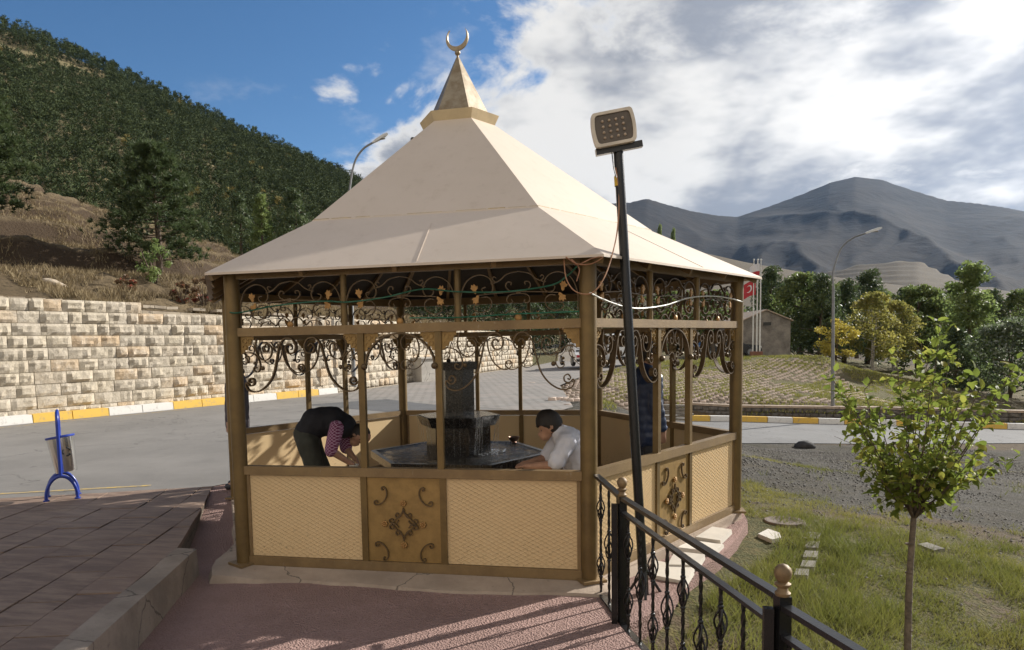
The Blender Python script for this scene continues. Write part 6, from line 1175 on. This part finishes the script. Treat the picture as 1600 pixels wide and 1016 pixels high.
# ------------------------------------------------------------------ street lamps
MAT['galv'] = simple('galvanised_steel', (.24, .245, .25), .55, .5, .2, 4); MAT['lampwhite'] = simple('pale_lamp_housing', (.62, .62, .60), .4)
def street_lamp(label, base, top, head, r):
    base = np.array(base); root = thing('street_lamp', label, 'street lamp', tuple(base)); t = np.array(top)-base; h = np.array(head)-base; pts = [np.zeros(3), t*.5, t*.93]; e = h-t; arc = [t*.93+np.array([0, 0, 0])]; c = catmull([t*.86, t*.95, t+e*np.array([.22, .22, .48]), t+e*np.array([.55, .55, .82]), h], 6)
    m_ = MB(); m_.tube([(0, 0, 0), tuple(t*.86)], [r, r*.68], 12); m_.build('pole', MAT['galv'], root, smooth=40); m_ = MB(); m_.tube([tuple(p) for p in c], r*.5, 8); m_.build('arm', MAT['galv'], root, smooth=40)
    d = e/np.linalg.norm(e); d = np.array([d[0], d[1], d[2]*.35]); d /= np.linalg.norm(d); m_ = MB(); secs = []
    for s, w, ht in ((-.06, .05, .05), (.06, .09, .07), (.3, .12, .09), (.5, .12, .085), (.62, .07, .05)):
        sd = np.array([-d[1], d[0], 0]); sd /= np.linalg.norm(sd); u = np.cross(sd, d); u = u if u[2] > 0 else -u; p = h+d*s; secs += [p+sd*w*a_+u*ht*b_ for a_, b_ in ((-1, -.5), (1, -.5), (.8, .6), (-.8, .6))]
    m_.add(secs, [(i*4+k, i*4+(k+1) % 4, i*4+4+(k+1) % 4, i*4+4+k) for i in range(4) for k in range(4)]+[(3, 2, 1, 0), (16, 17, 18, 19)]); m_.build('lamp_head', MAT['lampwhite'], root)
    m_ = MB(); p = h+d*.32-u*.05; m_.sphere(tuple(p), .1, 10, 6, (1.6, .8, .35)); m_.build('lamp_cover', simple('lamp_cover', (.3, .29, .26), .2), root, smooth=60); m_ = MB(); m_.box((0, 0, .02), (.3, .3, .04)); m_.build('base_plate', MAT['galv'], root)
street_lamp('tall curved street lamp rising behind the kiosk roof', at(553, 604, 28.6), at(545, 290, 28.6), at(584, 222, 28.6), .085); street_lamp('grey curved street lamp beside the lower road', at(1301, 656, 30.1), at(1302, 412, 30.1), at(1354, 364, 30.1), .075)
# ------------------------------------------------------------------ stone hut, flagpoles, cars
hb = np.array(at(1196, 553, 50)); hut = thing('stone_hut', 'small grey stone hut with gable roof behind the flagpoles', 'building', tuple(hb), .10); MAT['hut'] = simple('grey_stained_stone', (.26, .235, .20), .92, 0, .55, 1.6, .7, 9, col2=(.13, .115, .10), dist=.05)
w, dpt, eh, rh = 1.62, 3., 2.25, 2.95; b = MB(); G = [(-w, 0), (w, 0), (w, eh), (0, rh), (-w, eh)]; b.add([(x, -dpt*.0, z-.3 if z == 0 else z) for x, z in G]+[(x, dpt*2, z-.3 if z == 0 else z) for x, z in G], [(0, 1, 2, 3, 4), (9, 8, 7, 6, 5)]+[(k, 5+k, 5+(k+1) % 5, (k+1) % 5) for k in range(5)]); b.build('wall', MAT['hut'], hut)
for sg in (-1, 1):
    b = MB(); b.bar((sg*(w+.14), dpt, eh-.02), (sg*-.02, dpt, rh+.07), dpt*2+.3, .07, (0, 0, 1)); b.build('roof', MAT['slab'], hut)
b = MB(); b.box((.08, -.02, 2.05), (.5, .06, .22)); b.build('vent', MAT['iron'], hut)
for i, (u, lb) in enumerate(((1176, 'white flagpole on the left of the three'), (1182, 'middle white flagpole carrying the red flag'), (1187, 'white flagpole on the right of the three, carrying a white and red banner'))):
    p = np.array(at(u, 556, 45.5)); t = thing('flagpole', lb, 'flagpole', tuple(p)); b = MB(); b.tube([(0, 0, 0), (0, 0, 5.9)], [.045, .03], 10); b.sphere((0, 0, 5.93), .06, 8, 6); b.build('pole', MAT['lampwhite'], t, smooth=40); b = MB(); b.box((0, 0, .12), (.3, .3, .3)); b.build('base_block', simple('brick_red_block', (.22, .10, .07), .9), t)
def flag(name, label, p, w, h, mats, split, rz):
    t = thing(name, label, 'flag', tuple(p), rz); n, m_ = 12, 10
    def zf(a, c): return (w*a*(.75+.1*math.sin(3*c)), .07*math.sin(9*a+4*c)*a, -h*c-.35*a*a*h)
    for k, (c0, c1) in enumerate(split):
        b = MB(); vs_ = [zf(a, c0+(c1-c0)*c) for c in np.linspace(0, 1, m_) for a in np.linspace(0, 1, n)]; b.add(vs_, [(i*n+j, i*n+j+1, i*n+n+j+1, i*n+n+j) for i in range(m_-1) for j in range(n-1)]); b.build('cloth', mats[k], t, smooth=80)
    return t, zf
RED = simple('red_flag_cloth', (.42, .03, .04), .8, 0, .2, 4); WHT = simple('white_flag_cloth', (.62, .6, .62), .8, 0, .1, 4)
ft, zf = flag('flag', 'red flag with white crescent hanging beside the roof corner', at(1181, 438, 45.5), -1.0, .9, [RED], [(0, 1)], .2)
cr = MB()
for k in range(15):
    a0 = math.radians(50+260*k/15); a1 = math.radians(50+260*(k+1)/15); f_ = lambda a, r, o_: (.5+o_+r*.5*math.cos(a), .5+r*math.sin(a)*.6)
    q4 = [f_(a0, .42, 0), f_(a1, .42, 0), f_(a1, .33, .05), f_(a0, .33, .05)]; cr.add([(zf(*c)[0], zf(*c)[1]-.012, zf(*c)[2]) for c in q4]+[(zf(*c)[0], zf(*c)[1]+.012, zf(*c)[2]) for c in q4], [(0, 1, 2, 3), (7, 6, 5, 4)])
cr.build('white_crescent', WHT, ft)
flag('flag', 'white and red banner at the top of the right flagpole', at(1187, 412, 45.5), -.85, .72, [WHT, RED], [(0, .62), (.62, 1)], .4)
def car(name, label, p, rz, L_, H_, W2, paint, van=False):
    t = thing(name, label, 'car', tuple(p), rz); hl, hw_ = L_/2, W2/2; bt = H_*.56
    prof = [(-hl, .28), (-hl*.98, bt*.86), (-hl*.9, bt), (-hl*.5, bt*1.02), (hl*.42, bt*1.02), (hl*.93, bt*.88), (hl, bt*.6), (hl, .28)]
    if van: prof = [(-hl, .28), (-hl, bt*1.0), (hl*.62, bt*1.0), (hl*.95, bt*.85), (hl, .5), (hl, .28)]
    b = MB(); n = len(prof); b.add([(x, -hw_, z) for x, z in prof]+[(x, hw_, z) for x, z in prof], [tuple(range(n)), tuple(reversed(range(n, 2*n)))]+[((k+1) % n, k, n+k, n+(k+1) % n) for k in range(n)]); b.build('body', paint, t)
    cab = [(-hl*.86, bt), (-hl*.62, H_*.97), (-hl*.35, H_), (hl*.08, H_*.985), (hl*.45, bt)] if not van else [(-hl*.99, bt), (-hl*.97, H_*.97), (-hl*.9, H_), (hl*.42, H_*.985), (hl*.70, bt)]
    n = len(cab); ti = .82; b = MB(); b.add([(x, -hw_*(1 if z <= bt+.01 else ti), z) for x, z in cab]+[(x, hw_*(1 if z <= bt+.01 else ti), z) for x, z in cab], [tuple(range(n)), tuple(reversed(range(n, 2*n)))]+[((k+1) % n, k, n+k, n+(k+1) % n) for k in range(n)]); b.build('cabin', paint, t)
    for sg in (-1, 1):
        for x0, x1 in (((-hl*.58, -hl*.12), (-hl*.08, hl*.30)) if not van else ((-hl*.9, -hl*.35), (-hl*.3, hl*.2), (hl*.24, hl*.55))):
            b = MB(); y0, y1 = sg*(hw_*.985+.005), sg*(hw_*.85+.012); b.add([(x0, y0, bt+.04), (x1, y0, bt+.04), (x1*.8 if x1 > 0 else x1, y1, H_*.93), (x0*.92, y1, H_*.93)], [(0, 1, 2, 3)]); b.build('side_window', CARG, t)
        for x in (-hl*.62, hl*.62):
            b = MB(); b.lathe([(.30, -.09), (.33, -.06), (.33, .06), (.30, .09)], 18, (0, 0, 0), Matrix.Rotation(PI/2, 3, 'X')); w_ = b.build('wheel', CART, t, smooth=40); w_.location = (x, sg*(hw_-.06), .33); b = MB(); b.lathe([(.2, -.1), (.2, .1)], 14, (0, 0, 0), Matrix.Rotation(PI/2, 3, 'X')); b.build('rim', MAT['galv'], w_, smooth=40)
        for x, mt in ((hl, MAT['lampwhite']), (-hl, RED)): b = MB(); b.box((x*1.0, sg*hw_*.75, bt*.75), (.06, .32, .14)); b.build('headlight' if x > 0 else 'tail_light', mt, t)
    for xa, xb in ((cab[0], cab[1]), (cab[-1], cab[-2])):
        d = .02 if xa[0] > 0 else -.02; b = MB(); b.add([(xa[0]+d-(xa[0]-xb[0])*.12, -hw_*.88, bt+.06), (xa[0]+d-(xa[0]-xb[0])*.12, hw_*.88, bt+.06), (xb[0]+d, hw_*ti*.92, H_*.93), (xb[0]+d, -hw_*ti*.92, H_*.93)], [(0, 1, 2, 3)]); b.build('windscreen', CARG, t)
    b = MB(); b.box((hl*1.0, 0, .38), (.08, W2*.96, .16)); b.box((-hl*1.0, 0, .38), (.08, W2*.96, .16)); b.build('bumper', CART, t)
CARG = simple('car_glass', (.02, .022, .025), .08, 0, .2, 3, spec=.7); CART = simple('tyre_rubber', (.025, .025, .025), .8, 0, .3, 10)
cw_, cdk, cbk = simple('white_car_paint', (.70, .70, .70), .25, 0, .05, 2), simple('dark_blue_car_paint', (.02, .024, .035), .2, 0, .1, 2), simple('black_car_paint', (.015, .015, .017), .2, 0, .1, 2)
def gcar(u, v, D): p = np.array(at(u, v, D)); p[2] = max(p[2], gz1(p[0], p[1])+.01, .006 if p[0] < 4 else -9); return p
car('parked_van', 'white van parked at the end of the stone wall', gcar(948, 569, 50), 2.0, 4.6, 1.95, 1.8, cw_, True); car('parked_car', 'white car parked left of the white van, seen through the kiosk', gcar(906, 571, 47), 1.9, 4.2, 1.5, 1.75, cw_); car('parked_car', 'dark car parked to the right of the white van', gcar(996, 566, 51), 1.75, 4.2, 1.45, 1.75, cdk); car('parked_car', 'black car parked left of the flagpoles', gcar(1132, 560, 49), .35, 4.3, 1.5, 1.75, cbk)
# pale concrete bin store by the wall
cb_ = np.array(atz(664, 596, .0)); b = MB(); b.box((0, 0, .55), (1.15, .8, 1.1)); b.box((0, 0, 1.13), (1.3, .95, .07)); o = b.build('concrete_box', m_concrete('pale_concrete', (.50, .47, .42), (.38, .35, .31))); o.location = tuple(cb_); o.rotation_euler = (0, 0, 1.0); tag(o, 'pale concrete box standing against the wall behind the fountain', 'box')
# ------------------------------------------------------------------ young tree in front
def sapling():
    g = np.random.default_rng(77); base = np.array(at(1419, 1016, 4.35)); base[2] = gz1(base[0], base[1]); root = thing('young_tree', 'young tree with fresh yellow-green leaves in the grass at right', 'tree', tuple(base)); R = lambda u, v, dd=0.: np.array(at(u, v, 4.35+dd))-base
    tr = MB(); fork = R(1428, 806); tr.tube([tuple(p) for p in catmull([np.array([0, 0, -.05]), R(1420, 930), R(1424, 860), fork], 8)], np.linspace(.021, .0155, 25), 12); tr.build('trunk', m_bark('young_bark', (.19, .145, .105), (.10, .078, .058), 30), root, smooth=60)
    for k in range(4): s = MB(); p = np.array(R(1420, 985-45*k)); s.lathe([(.0205, -.004), (.0225, 0), (.0205, .004)], 12, tuple(p)); s.build('bark_ring', MAT['bark'], root, smooth=60)
    tips = [((1470, 505), .05, 3), ((1425, 640), -.2, 2), ((1330, 640), -.1, 2), ((1300, 590), .15, 2), ((1345, 700), -.25, 2), ((1515, 590), .1, 2), ((1550, 640), -.15, 2), ((1588, 568), .2, 3), ((1535, 700), -.3, 2), ((1400, 560), .25, 2), ((1380, 720), .3, 2), ((1480, 690), .35, 2), ((1455, 600), -.3, 2), ((1500, 740), -.25, 2), ((1370, 640), .1, 2), ((1560, 720), .15, 2), ((1420, 700), -.38, 1), ((1490, 640), .05, 2), ((1440, 740), .2, 1), ((1350, 610), .3, 2), ((1395, 690), -.3, 2), ((1460, 720), -.35, 2), ((1525, 660), .3, 2), ((1375, 745), -.15, 2), ((1480, 750), -.1, 2), ((1450, 560), -.1, 2), ((1484, 560), .15, 2), ((1430, 585), .1, 2), ((1500, 620), -.2, 2), ((1465, 640), .25, 2), ((1410, 620), -.25, 2), ((1532, 605), .0, 2), ((1350, 660), .05, 2), ((1440, 535), .2, 2), ((1320, 615), -.05, 2), ((1570, 600), .05, 2), ((1500, 680), .2, 2)]
    pts = []; bm_ = MB()
    for (u, v), dd, _ in tips:
        e = R(u, v, dd); m1 = fork*.55+e*.45+np.array([0, 0, -.03])+g.normal(size=3)*.012; P = catmull([fork-np.array([0, 0, .02]), fork*.8+e*.2+g.normal(size=3)*.008, m1, e], 7); bm_.tube([tuple(p) for p in P], np.linspace(.0075, .0018, len(P)), 6)
        n = len(P)
        for i in range(11, n):
            for _ in range(2 if i < n-3 else 6): pts.append((P[i]+g.normal(size=3)*.022, P[min(i+1, n-1)]-P[i-1]))
            if g.random() < .36:
                tw = P[i]+(g.normal(size=3)*np.array([.09, .09, .05])); bm_.tube([tuple(P[i]), tuple(tw)], [.0022, .0012], 4)
                for _ in range(4): pts.append((P[i]*(.35)+tw*.65+g.normal(size=3)*.022, tw-P[i]))
    bm_.build('branches', MAT['bark'], root, smooth=60)
    # leaf blades: folded along the rib, pointed, drooping
    def leaf_mesh(k):
        L_ = .054+.007*k; w = .0165+.002*k; V = [(0, 0, 0), (L_*.2, -w*.7, .003), (L_*.2, 0, -.002), (L_*.2, w*.7, .003), (L_*.5, -w, .004-.002*k), (L_*.5, 0, -.004), (L_*.5, w, .004), (L_*.8, -w*.55, -.004), (L_*.8, 0, -.01), (L_*.8, w*.55, -.004), (L_, 0, -.018)]
        F = [(0, 1, 2), (0, 2, 3), (1, 4, 5, 2), (2, 5, 6, 3), (4, 7, 8, 5), (5, 8, 9, 6), (7, 10, 8), (8, 10, 9)]; return V, F
    lm = []
    for k in range(3):
        for tn in (.1, .45, .75, .92):
            V, F = leaf_mesh(k); me = bpy.data.meshes.new('leaf'); me.from_pydata(V, [], F); a = me.color_attributes.new('tint', 'FLOAT_COLOR', 'POINT'); a.data.foreach_set('color', [tn, tn, tn, 1]*len(V)); me.materials.append(MAT['sapling']); me.polygons.foreach_set('use_smooth', [True]*len(me.polygons)); lm.append(me)
    order = sorted(range(len(pts)), key=lambda i: px(pts[i][0]+base)[2]); rest = MB(); tints = []
    for rk, i in enumerate(order):
        p, d = pts[i]; d = Vector(tuple(d)).normalized(); ax = (Vector(tuple(g.normal(size=3)))+d*.9+Vector((0, 0, -.25))).normalized(); q = ax.to_track_quat('X', 'Z') @ Quaternion((1, 0, 0), g.normal()*.7); s = .62+.5*g.random(); me = lm[int(g.integers(0, len(lm)))]
        if rk < 300: o = link('leaf', me, root, tuple(p)); o.rotation_mode = 'QUATERNION'; o.rotation_quaternion = q; o.scale = (s, s, s)
        else: M_ = Matrix.LocRotScale(Vector(tuple(p)), q, Vector((s, s, s))); rest.add([M_ @ v.co for v in me.vertices], [tuple(f.vertices) for f in me.polygons]); tints += [float(g.random())]*len(me.vertices)
    me = rest.mesh('inner_leaves', MAT['sapling'], 80); a = me.color_attributes.new('tint', 'FLOAT_COLOR', 'POINT'); a.data.foreach_set('color', np.repeat(np.array(tints, np.float32), 4)); tag(link('inner_leaves', me, root), kind='stuff')
sapling()

# ------------------------------------------------------------------ the air
hz = MB(); hz.box((0, 1600, 330), (8600, 5700, 880)); t = NT('air'); t.t.nodes.remove(t.b); pv = t.n('ShaderNodeVolumePrincipled'); pv.inputs['Color'].default_value = (.38, .62, 1., 1); pv.inputs['Density'].default_value = .000024; pv.inputs['Anisotropy'].default_value = .35; t.l(pv.outputs[0], t.out.inputs['Volume'])
tag(hz.build('haze', t.m), 'thin bluish haze filling the valley air', 'haze', kind='stuff')
